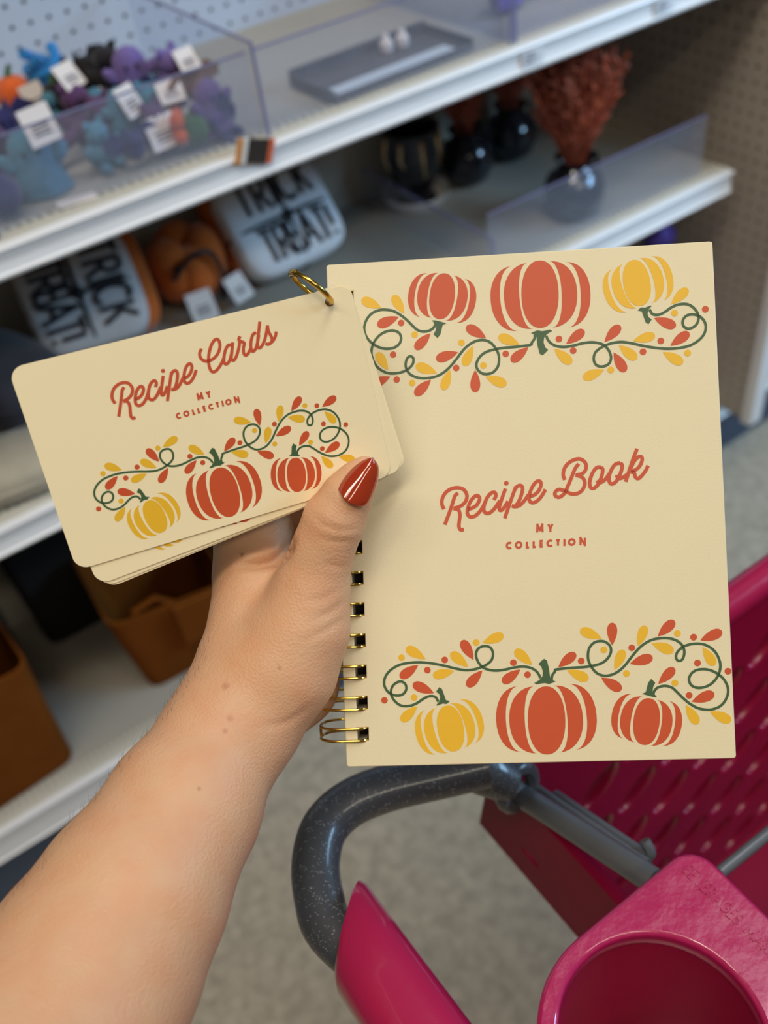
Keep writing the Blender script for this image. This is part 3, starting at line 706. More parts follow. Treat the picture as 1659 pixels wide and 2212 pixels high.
# ---- printed pumpkin vine artwork, traced once in its own drawing units
SX = 1617.5
VINE_L = [(1480, 560), (1470, 530), (1440, 492), (1390, 465), (1320, 455), (1240, 465), (1150, 485), (1070, 491), (1000, 478), (958, 455), (920, 405), (905, 345), (925, 295), (975, 272), (1030, 283), (1057, 330), (1048, 390), (1010, 430), (958, 458), (890, 480), (810, 487), (720, 472), (620, 447), (520, 428), (420, 417), (320, 420), (220, 440), (140, 487), (95, 543), (82, 600), (94, 650), (132, 694), (190, 714), (248, 704), (280, 660), (272, 612), (235, 589), (190, 601), (155, 636), (143, 690), (160, 740), (200, 785), (250, 808), (320, 805), (380, 780), (440, 740), (490, 720), (540, 727), (568, 770)]
VINE_R = [(1583, 580), (1588, 535), (1612, 500), (SX + 0, 495 - 12), (SX + 60, 474), (SX + 150, 466), (SX + 250, 460), (SX + 320, 450), (SX + 400, 430), (SX + 460, 390), (SX + 495, 330), (SX + 490, 275), (SX + 450, 236), (SX + 400, 226), (SX + 345, 241), (SX + 305, 285), (SX + 291, 340), (SX + 295, 400), (SX + 320, 455), (SX + 360, 505), (SX + 410, 532), (SX + 460, 537), (SX + 520, 522), (SX + 580, 485), (SX + 630, 435), (SX + 680, 370), (SX + 730, 310), (SX + 790, 255), (SX + 860, 217), (SX + 930, 202), (SX + 1000, 200), (SX + 1060, 212), (SX + 1110, 238), (SX + 1143, 280), (SX + 1154, 330), (SX + 1140, 385), (SX + 1110, 404), (SX + 1082, 385), (SX + 1086, 335), (SX + 1120, 295), (SX + 1160, 270), (SX + 1220, 253), (SX + 1290, 250), (SX + 1350, 264), (SX + 1410, 302), (SX + 1450, 355), (SX + 1475, 425), (SX + 1472, 490), (SX + 1448, 550), (SX + 1400, 605), (SX + 1340, 637), (SX + 1270, 645), (SX + 1215, 620), (SX + 1196, 570), (SX + 1215, 520), (SX + 1260, 488), (SX + 1320, 478), (SX + 1380, 486), (SX + 1440, 512), (SX + 1500, 560), (SX + 1538, 625), (SX + 1545, 690), (SX + 1520, 760), (SX + 1470, 813), (SX + 1400, 839), (SX + 1340, 840), (SX + 1270, 825), (SX + 1200, 785), (SX + 1140, 735), (SX + 1085, 680), (SX + 1040, 642), (SX + 980, 628), (SX + 920, 641), (SX + 886, 672), (SX + 876, 700)]
STEMS = [[(1465, 432), (1490, 405), (1515, 385), (1540, 400), (1558, 470), (1568, 545), (1580, 575), (1618, 588), (1590, 600), (1560, 610), (1520, 602), (1485, 606), (1450, 615), (1428, 602), (1470, 578), (1500, 545), (1505, 500), (1490, 455)],
         [(548, 680), (575, 640), (600, 655), (620, 710), (635, 755), (672, 765), (640, 790), (610, 785), (555, 805), (550, 798), (575, 770), (585, 730), (575, 700)],
         [(SX + 857, 565), (SX + 893, 600), (SX + 875, 635), (SX + 868, 680), (SX + 908, 728), (SX + 880, 728), (SX + 830, 715), (SX + 775, 698), (SX + 808, 685), (SX + 820, 640), (SX + 830, 600)]]
PUMP = [  # colour, lens (top, bottom, half width), crescents (top tip, bottom tip, outer bulge, inner bulge)
 ('o', ((1530, 632), (1545, 1243), 168), [((1285, 630), (1310, 1218), -212, -125), ((1425, 632), (1455, 1232), -237, -98), ((1600, 626), (1652, 1225), 238, 98), ((1732, 612), (1792, 1202), 224, 136)]),
 ('y', ((640, 805), (715, 1215), 118), [((458, 842), (555, 1238), -142, -84), ((550, 825), (660, 1225), -160, -72), ((665, 790), (795, 1185), 162, 74), ((750, 757), (885, 1145), 150, 92)]),
 ('o', ((SX + 840, 738), (SX + 790, 1158), 118), [((SX + 690, 703), (SX + 615, 1102), -150, -88), ((SX + 785, 725), (SX + 712, 1135), -168, -72), ((SX + 905, 752), (SX + 848, 1162), 170, 74), ((SX + 1010, 762), (SX + 950, 1163), 152, 90)])]
LEAF_Y = [((452, 388), (280, 285)), ((835, 458), (680, 330)), ((710, 495), (520, 540)), ((965, 243), (1152, 170)), ((1408, 440), (1255, 305)), ((378, 810), (235, 945))] + \
         [((SX + a, b), (SX + c, d)) for a, b, c, d in ((413, 203, 222, 125), (740, 272, 805, 88), (530, 485, 610, 305), (862, 245, 1058, 320), (105, 487, 295, 570), (1318, 280, 1425, 445), (1168, 800, 1275, 970), (1385, 858, 1572, 945))]
LEAF_O = [((387, 442), (225, 555)), ((882, 395), (780, 220)), ((962, 490), (825, 635)), ((1302, 482), (1142, 600)), ((527, 692), (340, 610))] + \
         [((SX + a, b), (SX + c, d)) for a, b, c, d in ((508, 265, 507, 62), (25, 460, 180, 335), (917, 185, 1065, 45), (1298, 220, 1492, 140), (667, 430, 870, 370), (410, 555, 590, 665), (922, 610, 1065, 468), (1220, 770, 1422, 695))]
DOT_Y = [(238, 375), (907, 240), (350, 732)] + [(SX + a, b) for a, b in ((433, 305), (1092, 158), (635, 517), (1070, 602))]
DOT_O = [(625, 395), (470, 487), (1240, 420), (1367, 528), (85, 757)] + [(SX + a, b) for a, b in ((230, 405), (683, 287), (1237, 192), (1272, 423), (1545, 497), (1197, 713))]
def halfarc(T, B, bulge, n=18):
    T = np.array(T, float); B = np.array(B, float); m = (T + B) / 2; c = (T - B) / 2; d = np.array([-c[1], c[0]]); d = d / np.linalg.norm(d)
    if d[0] < 0: d = -d
    out = []
    for k in range(n + 1):
        a = math.pi * k / n; out.append(m + c * math.copysign(abs(math.cos(a)) ** .92, math.cos(a)) + d * bulge * math.sin(a) ** .92)
    return out
def leafpoly(tip, end, n=16):
    tip = np.array(tip, float); end = np.array(end, float); v = end - tip; L = np.linalg.norm(v); t = v / L; s_ = np.array([-t[1], t[0]]); hw = L * .235; top = []; bot = []
    for k in range(1, n):
        t_ = math.pi * k / n; x = (1 - math.cos(t_)) / 2; w = hw * 1.22 * math.sin(t_) * math.sin(t_ / 2) ** .9
        top.append(tip + t * L * x + s_ * w); bot.append(tip + t * L * x - s_ * w)
    return [tip] + top + [end] + bot[::-1]
def art(fn, parent, z, scale):
    def poly(mb, P): P = [fn(p) for p in P]; mb.add([(p[0], p[1], z) for p in P], [tuple(range(len(P)))])
    for col, (T, B, hw), cres in PUMP:
        mb = MB(); a1 = halfarc(T, B, hw); a2 = halfarc(T, B, -hw); poly(mb, a1 + a2[-2:0:-1])
        for t, b, bo, bi in cres:
            o_ = halfarc(t, b, bo); i_ = halfarc(t, b, bi); P = [fn(p) for p in o_]; Q = [fn(p) for p in i_]; n = len(P)
            mb.add([(p[0], p[1], z) for p in P + Q], [(k, k + 1, n + k + 1, n + k) for k in range(n - 1)])
        mb.build('printed_pumpkin', M_ORANGE if col == 'o' else M_YELLOW, parent, smooth=False)
    for S in STEMS:
        mb = MB(); poly(mb, S); mb.v = [(a, b, z + .00006) for a, b, _ in mb.v]; mb.build('printed_stem', M_GREEN, parent, smooth=False)
    mb = MB()
    for Vn in (VINE_L, VINE_R): ribbon(mb, [fn(p) for p in spline(Vn, 6)], 23 * scale, z + .00003)
    mb.build('printed_vine', M_GREEN, parent, smooth=False)
    for nm, m_, LF, DT in (('printed_yellow_leaves', M_YELLOW, LEAF_Y, DOT_Y), ('printed_orange_leaves', M_ORANGE, LEAF_O, DOT_O)):
        mb = MB()
        for a, b in LF: poly(mb, leafpoly(a, b))
        for d in DT: disc(mb, fn(d), 30 * scale, z)
        mb.build(nm, m_, parent, smooth=False)
K1 = 0.2411
UB = lambda p: BOOK.loc(810 + p[0] * K1, 1330 + p[1] * K1)
u_scale = np.linalg.norm(UB((1500, 900)) - UB((1600, 900))) / 100
art(UB, cover, .00012, u_scale)
c_bot = UB((1537, 937)); c_top = BOOK.loc(1166.5, 635.5)
art(lambda p: -(UB(p) - c_bot) + c_top, cover, .00012, u_scale)

# ---- script lettering, traced as pen strokes (drawing units of the title)
RECIPE = [
 [(97, 497), (82, 462), (85, 420), (110, 377), (150, 351), (195, 343), (238, 357), (261, 398), (250, 443), (215, 475), (165, 492)],
 [(165, 492), (198, 500), (211, 535), (206, 585), (204, 622), (216, 645), (240, 642)],
 [(196, 380), (174, 405), (158, 455), (132, 530), (103, 608)],
 [(268, 497), (300, 488), (333, 465), (352, 425), (340, 401), (315, 407), (286, 442), (268, 490), (265, 530), (285, 552), (318, 546), (348, 520), (372, 486), (396, 440)],
 [(455, 430), (468, 402), (462, 379), (440, 379), (412, 405), (390, 450), (381, 495), (391, 521), (415, 527), (443, 509), (470, 478), (497, 435)],
 [(537, 350), (515, 412), (494, 478), (495, 502), (510, 504), (530, 482), (556, 440)],
 [(612, 335), (590, 395), (560, 480), (532, 562)],
 [(598, 368), (622, 334), (648, 328), (660, 350), (650, 398), (630, 445), (604, 477), (582, 472)],
 [(600, 480), (635, 472), (668, 442), (704, 392)],
 [(712, 405), (745, 394), (775, 365), (792, 325), (785, 298), (760, 300), (731, 335), (711, 385), (706, 425), (721, 449), (750, 447), (785, 418), (812, 378), (823, 355)]]
BOOKW = [
 [(962, 287), (951, 250), (960, 205), (990, 166), (1035, 141), (1080, 140), (1112, 170), (1112, 213), (1085, 243), (1040, 252)],
 [(1062, 172), (1036, 207), (1010, 270), (985, 330), (960, 383), (925, 410), (896, 402), (893, 377), (918, 356), (960, 365), (1010, 387), (1060, 382), (1094, 350), (1106, 305), (1086, 268), (1040, 252)],
 [(1222, 195), (1190, 200), (1160, 240), (1141, 300), (1146, 339), (1170, 347), (1200, 320), (1225, 265), (1234, 215), (1222, 195)],
 [(1195, 290), (1208, 308), (1238, 296), (1262, 272), (1282, 240)],
 [(1360, 165), (1325, 175), (1296, 215), (1279, 270), (1286, 309), (1310, 314), (1340, 285), (1365, 230), (1374, 185), (1360, 165)],
 [(1333, 252), (1346, 276), (1378, 270), (1412, 246)],
 [(1480, 64), (1450, 142), (1425, 217), (1399, 300)],
 [(1432, 208), (1465, 146), (1500, 119), (1517, 136), (1504, 180), (1475, 212), (1438, 228), (1460, 238), (1468, 266), (1490, 277), (1520, 250), (1545, 215), (1559, 184)]]
CARDSW = [
 [(892, 303), (876, 345), (886, 388), (920, 413), (965, 410), (1010, 384), (1045, 335), (1058, 275), (1045, 226), (1015, 222), (985, 262), (965, 322), (956, 390), (962, 460), (982, 505), (1015, 507), (1050, 470), (1080, 418), (1096, 375)],
 [(1160, 268), (1130, 275), (1106, 320), (1093, 390), (1099, 434), (1124, 437), (1148, 400), (1164, 330), (1172, 248)],
 [(1172, 246), (1165, 330), (1160, 388), (1174, 408), (1194, 394), (1214, 345), (1230, 280), (1236, 225)],
 [(1238, 192), (1226, 222), (1250, 240), (1276, 254), (1268, 300), (1272, 346), (1290, 362), (1313, 342), (1334, 300)],
 [(1382, 157), (1352, 180), (1336, 240), (1336, 300), (1351, 327), (1375, 308), (1394, 250), (1406, 180)],
 [(1415, 60), (1405, 150), (1396, 230), (1396, 284), (1415, 297), (1438, 270), (1458, 225), (1474, 160), (1483, 96)],
 [(1483, 94), (1494, 148), (1522, 205), (1520, 242), (1492, 264), (1466, 256)],
 [(1492, 264), (1530, 236), (1554, 192), (1562, 150)]]
def script(mb, strokes, fn, w, z):
    for s_ in strokes:
        P = [fn(p) for p in spline(s_, 7)]; ribbon(mb, P, w, z)
MY = [('M', 758, 663, 809, 608), ('Y', 838, 660, 880, 604)]
COLL = [('C', 541, 783, 584, 732), ('O', 606, 779, 657, 728), ('L', 685, 777, 712, 725), ('L', 733, 774, 760, 722), ('E', 783, 771, 811, 719), ('C', 832, 767, 877, 716), ('T', 895, 764, 932, 713), ('I', 956, 761, 964, 710), ('O', 986, 758, 1039, 707), ('N', 1069, 754, 1112, 703)]
def caps(mb, rows, fn, w, z):
    for c, x0, yb, x1, yt in rows:
        wd, st = CAP[c]; i_ = 6
        for s_ in st:
            xa, xb = x0 + i_, x1 - i_; ya, yc = (yb, yt) if c in 'IMNY' else (yb - i_, yt + i_)
            if c == 'I': xa = xb = (x0 + x1) / 2
            sl = -.049
            polystroke(mb, [fn((xa + (xb - xa) * a / wd, ya + (yc - ya) * b + sl * (xb - xa) * (a / wd - .5))) for a, b in s_], w, z)
K3 = 500 / 1659
TB3 = lambda p: BOOK.loc(930 + p[0] * K3, 950 + p[1] * K3)
s3 = np.linalg.norm(TB3((500, 400)) - TB3((600, 400))) / 100
mb = MB(); script(mb, RECIPE + BOOKW, TB3, 26 * s3, .00012); disc(mb, TB3((543, 311)), 17 * s3, .00012); mb.build('title_lettering', M_LETTER, cover, smooth=False)
mb = MB(); caps(mb, MY + COLL, TB3, 15.5 * s3, .00012); mb.build('subtitle_lettering', M_LETTER, cover, smooth=False)

# ------------------------------------------------------------------ recipe cards on a ring
deck = empty('recipe_card_set', matrix=CARD.M)
tag(deck, 'fanned set of cream recipe cards with rounded corners on a gold ring', 'card set')
def affine(src, dst):
    A = np.array([[p[0], p[1], 1] for p in src]); X = np.linalg.lstsq(A, np.array(dst), rcond=None)[0]
    return lambda p: np.array([p[0], p[1], 1]) @ X
ring_c = CARD.loc(712, 652)
rc = np.array([ring_c[0], ring_c[1]])
outl = [(a - rc[0], b - rc[1]) for a, b in rrect(-CW / 2, -CH / 2, CW / 2, CH / 2, .0052, 7)]
hole = [(.0019 * math.cos(2 * math.pi * k / 20), .0019 * math.sin(2 * math.pi * k / 20)) for k in range(20)]
ANG = [0, 4.1, 5.0, 5.5, 5.6, 5.7, 5.75, 5.8, 5.85, 5.9]
DZ = [0, -.0007, -.0013, -.0018, -.0023, -.0028, -.0033, -.0038, -.0043, -.0048]
K4 = 400 / 1659; K5 = 300 / 1659
L4 = lambda p: CARD.loc(220 + p[0] * K4, 680 + p[1] * K4) - rc
L5 = lambda p: CARD.loc(190 + p[0] * K5, 840 + p[1] * K5) - rc
L6 = lambda p: CARD.loc(480 + p[0] * K5, 840 + p[1] * K5) - rc
ucard = affine([(85, 757), (SX + 1545, 497), (625, 395), (1367, 528), (SX + 1092, 158), (677, 1010), (SX + 815, 948), (350, 732), (SX + 1197, 713)],
               [L5((113, 1433)), L6((1467, 428)), L5((597, 927)), L5((1391, 877)), L6((978, 205)), L5((795, 1535)), L6((897, 1020)), L5((392, 1340)), L6((1195, 713))])
recf = affine([(103, 608), (543, 311), (97, 497), (823, 355), (532, 562), (240, 642), (340, 401), (195, 343)], [L4(p) for p in ((150, 912), (538, 502), (103, 795), (842, 495), (593, 768), (305, 922), (362, 640), (205, 607))])
subf = affine([(562, 758), (1090, 728), (784, 635), (860, 632)], [L4(p) for p in ((687, 905), (1210, 760), (885, 735), (952, 712))])
card0 = None
for i, (a, dz) in enumerate(zip(ANG, DZ)):
    if card0 is None: c_ = card0 = plate('recipe_card', outl, [hole], -.0004, 0, M_CARD, deck)
    else: c_ = copy_part(card0, deck)
    c_.location = (rc[0] + min(max(0, i - 1), 2) * .0002, rc[1], dz); c_.rotation_euler.z = math.radians(a)
    if i < 2:
        us = np.linalg.norm(ucard((1500, 900)) - ucard((1600, 900))) / 100; art(ucard, c_, .00007, us)
        s4 = np.linalg.norm(L4((500, 400)) - L4((600, 400))) / 100
        mb = MB(); script(mb, RECIPE, recf, 29 * s4, .00007); disc(mb, recf((543, 311)), 19 * s4, .00007); script(mb, CARDSW, L4, 29 * s4, .00007); mb.build('title_lettering', M_LETTER, c_, smooth=False)
        mb = MB(); caps(mb, MY + COLL, subf, 17 * s4, .00007); mb.build('subtitle_lettering', M_LETTER, c_, smooth=False)
# gold binder ring passing through the punched holes
e0 = CARD.loc(634, 588) - rc; L = np.linalg.norm(e0); d1 = np.append(e0 / L, 0); d2 = np.array([.03, .075, 1.0]); d2 = d2 - d1 * d1.dot(d2); d2 /= np.linalg.norm(d2)
ctr = np.array([rc[0], rc[1], -.0022]) + d1 * (L * .47)
P = [ctr + d1 * (L * .52) * math.cos(a) + d2 * (L * .52) * math.sin(a) for a in np.linspace(0, 2 * math.pi, 49)[:-1]]
rg_ = MB().tube(P, .00105, n=10, closed=True).build('binder_ring', M_GOLD, deck)
MB().tube([P[45], P[47], P[1], P[3]], .00145, n=10).build('ring_clasp', M_GOLD, rg_)

# ------------------------------------------------------------------ hand and forearm
def skin():
    m = mat('skin', (216, 170, 132), .46, var=.07, scale=28, sss=.10, spec=.35)
    nt = m.node_tree; b = nt.nodes[m['bsdf']]
    tc = nt.nodes.new('ShaderNodeTexCoord')
    n2 = nt.nodes.new('ShaderNodeTexNoise'); n2.inputs['Scale'].default_value = 70; n2.inputs['Detail'].default_value = 6
    nt.links.new(tc.outputs['Object'], n2.inputs['Vector'])
    cr = nt.nodes.new('ShaderNodeValToRGB'); cr.color_ramp.elements[0].position = .35; cr.color_ramp.elements[0].color = (1, 1, 1, 1)
    cr.color_ramp.elements[1].position = .75; cr.color_ramp.elements[1].color = (1.0, .86, .82, 1)
    nt.links.new(n2.outputs['Fac'], cr.inputs['Fac'])
    mm = nt.nodes.new('ShaderNodeMix'); mm.data_type = 'RGBA'; mm.blend_type = 'MULTIPLY'; mm.inputs[0].default_value = 1
    old = b.inputs['Base Color'].links[0].from_socket; nt.links.new(old, mm.inputs[6]); nt.links.new(cr.outputs['Color'], mm.inputs[7]); nt.links.new(mm.outputs[2], b.inputs['Base Color'])
    # fine skin lines: cells plus lines across the limb
    vo = nt.nodes.new('ShaderNodeTexVoronoi'); vo.inputs['Scale'].default_value = 900; nt.links.new(tc.outputs['Object'], vo.inputs['Vector'])
    mp = nt.nodes.new('ShaderNodeMapping'); mp.inputs['Rotation'].default_value = (0.3, 0.5, 0.7); mp.inputs['Scale'].default_value = (90, 420, 300)
    nt.links.new(tc.outputs['Object'], mp.inputs['Vector']); n3 = nt.nodes.new('ShaderNodeTexNoise'); n3.inputs['Scale'].default_value = 1; n3.inputs['Detail'].default_value = 4
    nt.links.new(mp.outputs['Vector'], n3.inputs['Vector'])
    ad = nt.nodes.new('ShaderNodeMath'); ad.operation = 'ADD'; nt.links.new(vo.outputs['Distance'], ad.inputs[0]); nt.links.new(n3.outputs['Fac'], ad.inputs[1])
    bp = nt.nodes.new('ShaderNodeBump'); bp.inputs['Strength'].default_value = .28; bp.inputs['Distance'].default_value = .0006
    nt.links.new(ad.outputs[0], bp.inputs['Height']); nt.links.new(bp.outputs['Normal'], b.inputs['Normal'])
    return m
M_SKIN = skin()
CH_FORE = [(-60, 2560, .285, 330), (128, 2217, .325, 264), (204, 2083, .338, 236), (280, 1949, .350, 208), (395, 1748, .375, 167), (470, 1615, .392, 138), (503, 1555, .399, 128)]
CH_INDEX = [(503, 1555, .399, 128), (530, 1440, .406, 102), (549, 1335, .412, 90), (556, 1240, .419, 90), (552, 1160, .427, 84), (580, 1080, .436, 66)]
CH_THENAR = [(530, 1540, .398, 126), (612, 1440, .398, 110), (655, 1352, .396, 92), (674, 1270, .394, 70), (697, 1187, .390, 62)]
CH_THUMB = [(697, 1187, .390, 62), (722, 1124, .386, 66), (750, 1072, .3835, 54), (774, 1036, .3830, 42), (790, 1012, .3830, 28)]
CH_PALM = [(560, 1545, .414, 96), (640, 1478, .427, 84), (645, 1380, .436, 80), (615, 1240, .440, 72)]
CH_FING = [[(580, 1085, .437, 62), (650, 1015, .4415, 46), (770, 965, .4405, 42), (890, 960, .4385, 35)],
           [(610, 1160, .441, 58), (760, 1080, .4425, 46), (905, 1075, .4395, 37)],
           [(620, 1260, .442, 56), (770, 1190, .4425, 44), (905, 1185, .4395, 36)],
           [(632, 1350, .440, 52), (760, 1300, .4415, 38), (865, 1298, .4390, 32)]]
def hand_mesh(h=.00135):
    lo = np.array([-.185, -.235, -.468]); hi = np.array([.035, .05, -.262])
    n = np.ceil((hi - lo) / h).astype(int)
    X = [lo[i] + h * np.arange(n[i]) for i in range(3)]
    D = np.full(n, 1.0, np.float32)
    def smin(a, b, k):
        hh = np.clip(.5 + .5 * (b - a) / k, 0, 1); return b + (a - b) * hh - k * hh * (1 - hh)
    def seg(Dst, a, b, k):
        A, ra = camxyz(*a[:3]), a[3] * a[2] / F; B, rb = camxyz(*b[:3]), b[3] * b[2] / F
        m = max(ra, rb) + .03; l = np.minimum(A, B) - m; u = np.maximum(A, B) + m
        i0 = np.clip(((l - lo) / h).astype(int), 0, n); i1 = np.clip(((u - lo) / h).astype(int) + 1, 0, n)
        if np.any(i1 <= i0): return
        x = X[0][i0[0]:i1[0], None, None] - A[0]; y = X[1][None, i0[1]:i1[1], None] - A[1]; z = X[2][None, None, i0[2]:i1[2]] - A[2]
        AB = B - A; L2 = AB.dot(AB); t = np.clip((x * AB[0] + y * AB[1] + z * AB[2]) / L2, 0, 1)
        d = np.sqrt((x - t * AB[0]) ** 2 + (y - t * AB[1]) ** 2 + (z - t * AB[2]) ** 2) - (ra + (rb - ra) * (t * t * (3 - 2 * t) * .5 + t * .5))
        sl = tuple(slice(i0[i], i1[i]) for i in range(3)); Dst[sl] = smin(Dst[sl], d.astype(np.float32), k)
    def chain(Dst, C, k):
        for i in range(len(C) - 1): seg(Dst, C[i], C[i + 1], k)
    chain(D, CH_FORE, .004); chain(D, CH_INDEX, .006); chain(D, CH_PALM, .008)
    chain(D, CH_THENAR, .009)
    for c in CH_FING: chain(D, c, .005)
    T = np.full(n, 1.0, np.float32); chain(T, CH_THUMB, .003); D = smin(D, T, .006)
    # surface nets
    S = D < 0
    c000 = [S[a:n[0] - 1 + a, b:n[1] - 1 + b, c:n[2] - 1 + c] for a in (0, 1) for b in (0, 1) for c in (0, 1)]
    cnt = sum(s_.astype(np.int8) for s_ in c000); act = (cnt > 0) & (cnt < 8); idx = -np.ones(act.shape, np.int64); cells = np.argwhere(act); idx[act] = np.arange(len(cells))
    acc = np.zeros((len(cells), 3)); num = np.zeros(len(cells))
    offs = [(a, b, c) for a in (0, 1) for b in (0, 1) for c in (0, 1)]
    val = {o_: D[cells[:, 0] + o_[0], cells[:, 1] + o_[1], cells[:, 2] + o_[2]].astype(float) for o_ in offs}
    for o1 in offs:
        for ax in range(3):
            if o1[ax] == 1: continue
            o2 = list(o1); o2[ax] = 1; o2 = tuple(o2); v1, v2 = val[o1], val[o2]; cr = (v1 < 0) != (v2 < 0)
            t = np.where(cr, v1 / np.where(cr, v1 - v2, 1), 0); p = np.tile(np.array(o1, float), (len(cells), 1)); p[:, ax] += t
            acc[cr] += p[cr]; num[cr] += 1
    V = lo + h * (cells + acc / num[:, None])
    faces = []
    for ax in range(3):
        b_, c_ = [(1, 2), (2, 0), (0, 1)][ax]
        sl1 = [slice(None)] * 3; sl2 = [slice(None)] * 3; sl1[ax] = slice(0, -1); sl2[ax] = slice(1, None)
        e = np.argwhere(S[tuple(sl1)] != S[tuple(sl2)])
        e = e[(e[:, b_] > 0) & (e[:, c_] > 0) & (e[:, b_] < n[b_] - 1) & (e[:, c_] < n[c_] - 1)]
        q = []
        for db, dc in ((-1, -1), (0, -1), (0, 0), (-1, 0)):
            w = e.copy(); w[:, b_] += db; w[:, c_] += dc; q.append(idx[w[:, 0], w[:, 1], w[:, 2]])
        q = np.stack(q, 1); flip = ~S[e[:, 0], e[:, 1], e[:, 2]]; q[flip] = q[flip][:, ::-1]; faces.append(q)
    Fc = np.concatenate(faces); Fc = Fc[(Fc >= 0).all(1)]
    # light Laplacian smoothing
    for _ in range(2):
        s_ = np.zeros_like(V); k_ = np.zeros(len(V))
        for a, b in ((0, 1), (1, 2), (2, 3), (3, 0)):
            np.add.at(s_, Fc[:, a], V[Fc[:, b]]); np.add.at(k_, Fc[:, a], 1); np.add.at(s_, Fc[:, b], V[Fc[:, a]]); np.add.at(k_, Fc[:, b], 1)
        V = V + .5 * (s_ / np.maximum(k_, 1)[:, None] - V)
    # creases and folds of the skin, as grooves along measured lines
    px = W / 2 + F * V[:, 0] / -V[:, 2]; py = H / 2 - F * V[:, 1] / -V[:, 2]
    nrm = np.zeros_like(V); fn = np.cross(V[Fc[:, 2]] - V[Fc[:, 0]], V[Fc[:, 3]] - V[Fc[:, 1]])
    for a in range(4): np.add.at(nrm, Fc[:, a], fn)
    nrm /= np.linalg.norm(nrm, axis=1)[:, None] + 1e-12
    if (nrm * (V - V.mean(0))).sum() < 0: nrm = -nrm
    front = nrm[:, 2] > .05
    for pts, dep, sig in CREASES:
        P = np.array(spline(pts, 6)); dm = np.full(len(V), 1e9); tt = np.zeros(len(V))
        for i in range(len(P) - 1):
            a, b = P[i], P[i + 1]; ab = b - a; t = np.clip(((px - a[0]) * ab[0] + (py - a[1]) * ab[1]) / (ab @ ab), 0, 1)
            d = np.hypot(px - a[0] - t * ab[0], py - a[1] - t * ab[1]); better = d < dm; dm[better] = d[better]; tt[better] = (i + t[better]) / (len(P) - 1)
        env = np.sin(np.pi * np.clip(tt, .03, .97)) ** .6
        V = V - nrm * (dep * env * np.exp(-(dm / sig) ** 2) * front)[:, None]
    return V, Fc
CREASES = [([(520, 1222), (570, 1216), (608, 1200), (630, 1172)], .0048, 11), ([(672, 1106), (696, 1132), (735, 1146), (780, 1140)], .0007, 7), ([(690, 1160), (725, 1170), (768, 1168)], .0005, 7),
           ([(672, 1338), (710, 1325), (746, 1300)], .0006, 7), ([(655, 1385), (705, 1362), (745, 1335)], .0006, 7), ([(665, 1300), (705, 1290), (742, 1268)], .0004, 7),
           ([(560, 1570), (620, 1560), (680, 1520)], .0006, 9), ([(480, 1190), (530, 1180), (585, 1190)], .0005, 7), ([(700, 1215), (720, 1222), (744, 1224)], .0005, 6)]
HV, HF = hand_mesh()
lab_ = np.arange(len(HV))
while True:                                   # keep the one connected body surface
    old_ = lab_.copy(); mn = lab_[HF].min(1)
    for a in range(4): np.minimum.at(lab_, HF[:, a], mn)
    lab_ = lab_[lab_]
    if (lab_ == old_).all(): break
main_ = np.bincount(lab_).argmax(); keep_ = lab_ == main_; remap_ = np.cumsum(keep_) - 1
HF = remap_[HF[keep_[HF[:, 0]]]]; HV = HV[keep_]
HW = HV @ RC.T + EYE; wrist = at(503, 1555, .399)
me = bpy.data.meshes.new('person'); me.from_pydata((HW - wrist).tolist(), [], HF.tolist()); me.materials.append(M_SKIN); me.shade_smooth()
bm = bmesh.new(); bm.from_mesh(me); bmesh.ops.recalc_face_normals(bm, faces=bm.faces); bm.to_mesh(me); bm.free()
person = bpy.data.objects.new('person', me); COL.objects.link(person); person.location = wrist
tag(person, 'bare forearm and hand with rust red nail polish gripping the cards and book', 'person')

# a few moles and pink marks with their own places on the skin
def mark(px_, py_, rad, colr):
    pxv = W / 2 + F * HV[:, 0] / -HV[:, 2]; pyv = H / 2 - F * HV[:, 1] / -HV[:, 2]
    near = np.hypot(pxv - px_, pyv - py_) < 14; i_ = np.where(near)[0][HV[near][:, 2].argmax()]; p_ = HW[i_] - wrist
    nt = M_SKIN.node_tree; b = nt.nodes[M_SKIN['bsdf']]; tc = nt.nodes.new('ShaderNodeTexCoord'); vd = nt.nodes.new('ShaderNodeVectorMath'); vd.operation = 'DISTANCE'
    nt.links.new(tc.outputs['Object'], vd.inputs[0]); vd.inputs[1].default_value = tuple(p_)
    mr = nt.nodes.new('ShaderNodeMapRange'); mr.inputs['From Min'].default_value = rad; mr.inputs['From Max'].default_value = rad * .2; mr.inputs['To Max'].default_value = .55
    nt.links.new(vd.outputs['Value'], mr.inputs['Value'])
    mx = nt.nodes.new('ShaderNodeMix'); mx.data_type = 'RGBA'; old = b.inputs['Base Color'].links[0].from_socket
    nt.links.new(mr.outputs['Result'], mx.inputs[0]); nt.links.new(old, mx.inputs[6]); mx.inputs[7].default_value = lin(colr) + (1,); nt.links.new(mx.outputs[2], b.inputs['Base Color'])
for q in ((482, 1472, .0022, (176, 110, 84)), (519, 1184, .0014, (130, 84, 56)), (505, 1544, .0018, (184, 118, 92)), (490, 1568, .0015, (182, 116, 92)), (600, 1432, .0012, (178, 112, 90)), (430, 1690, .0012, (176, 112, 84))): mark(*q)
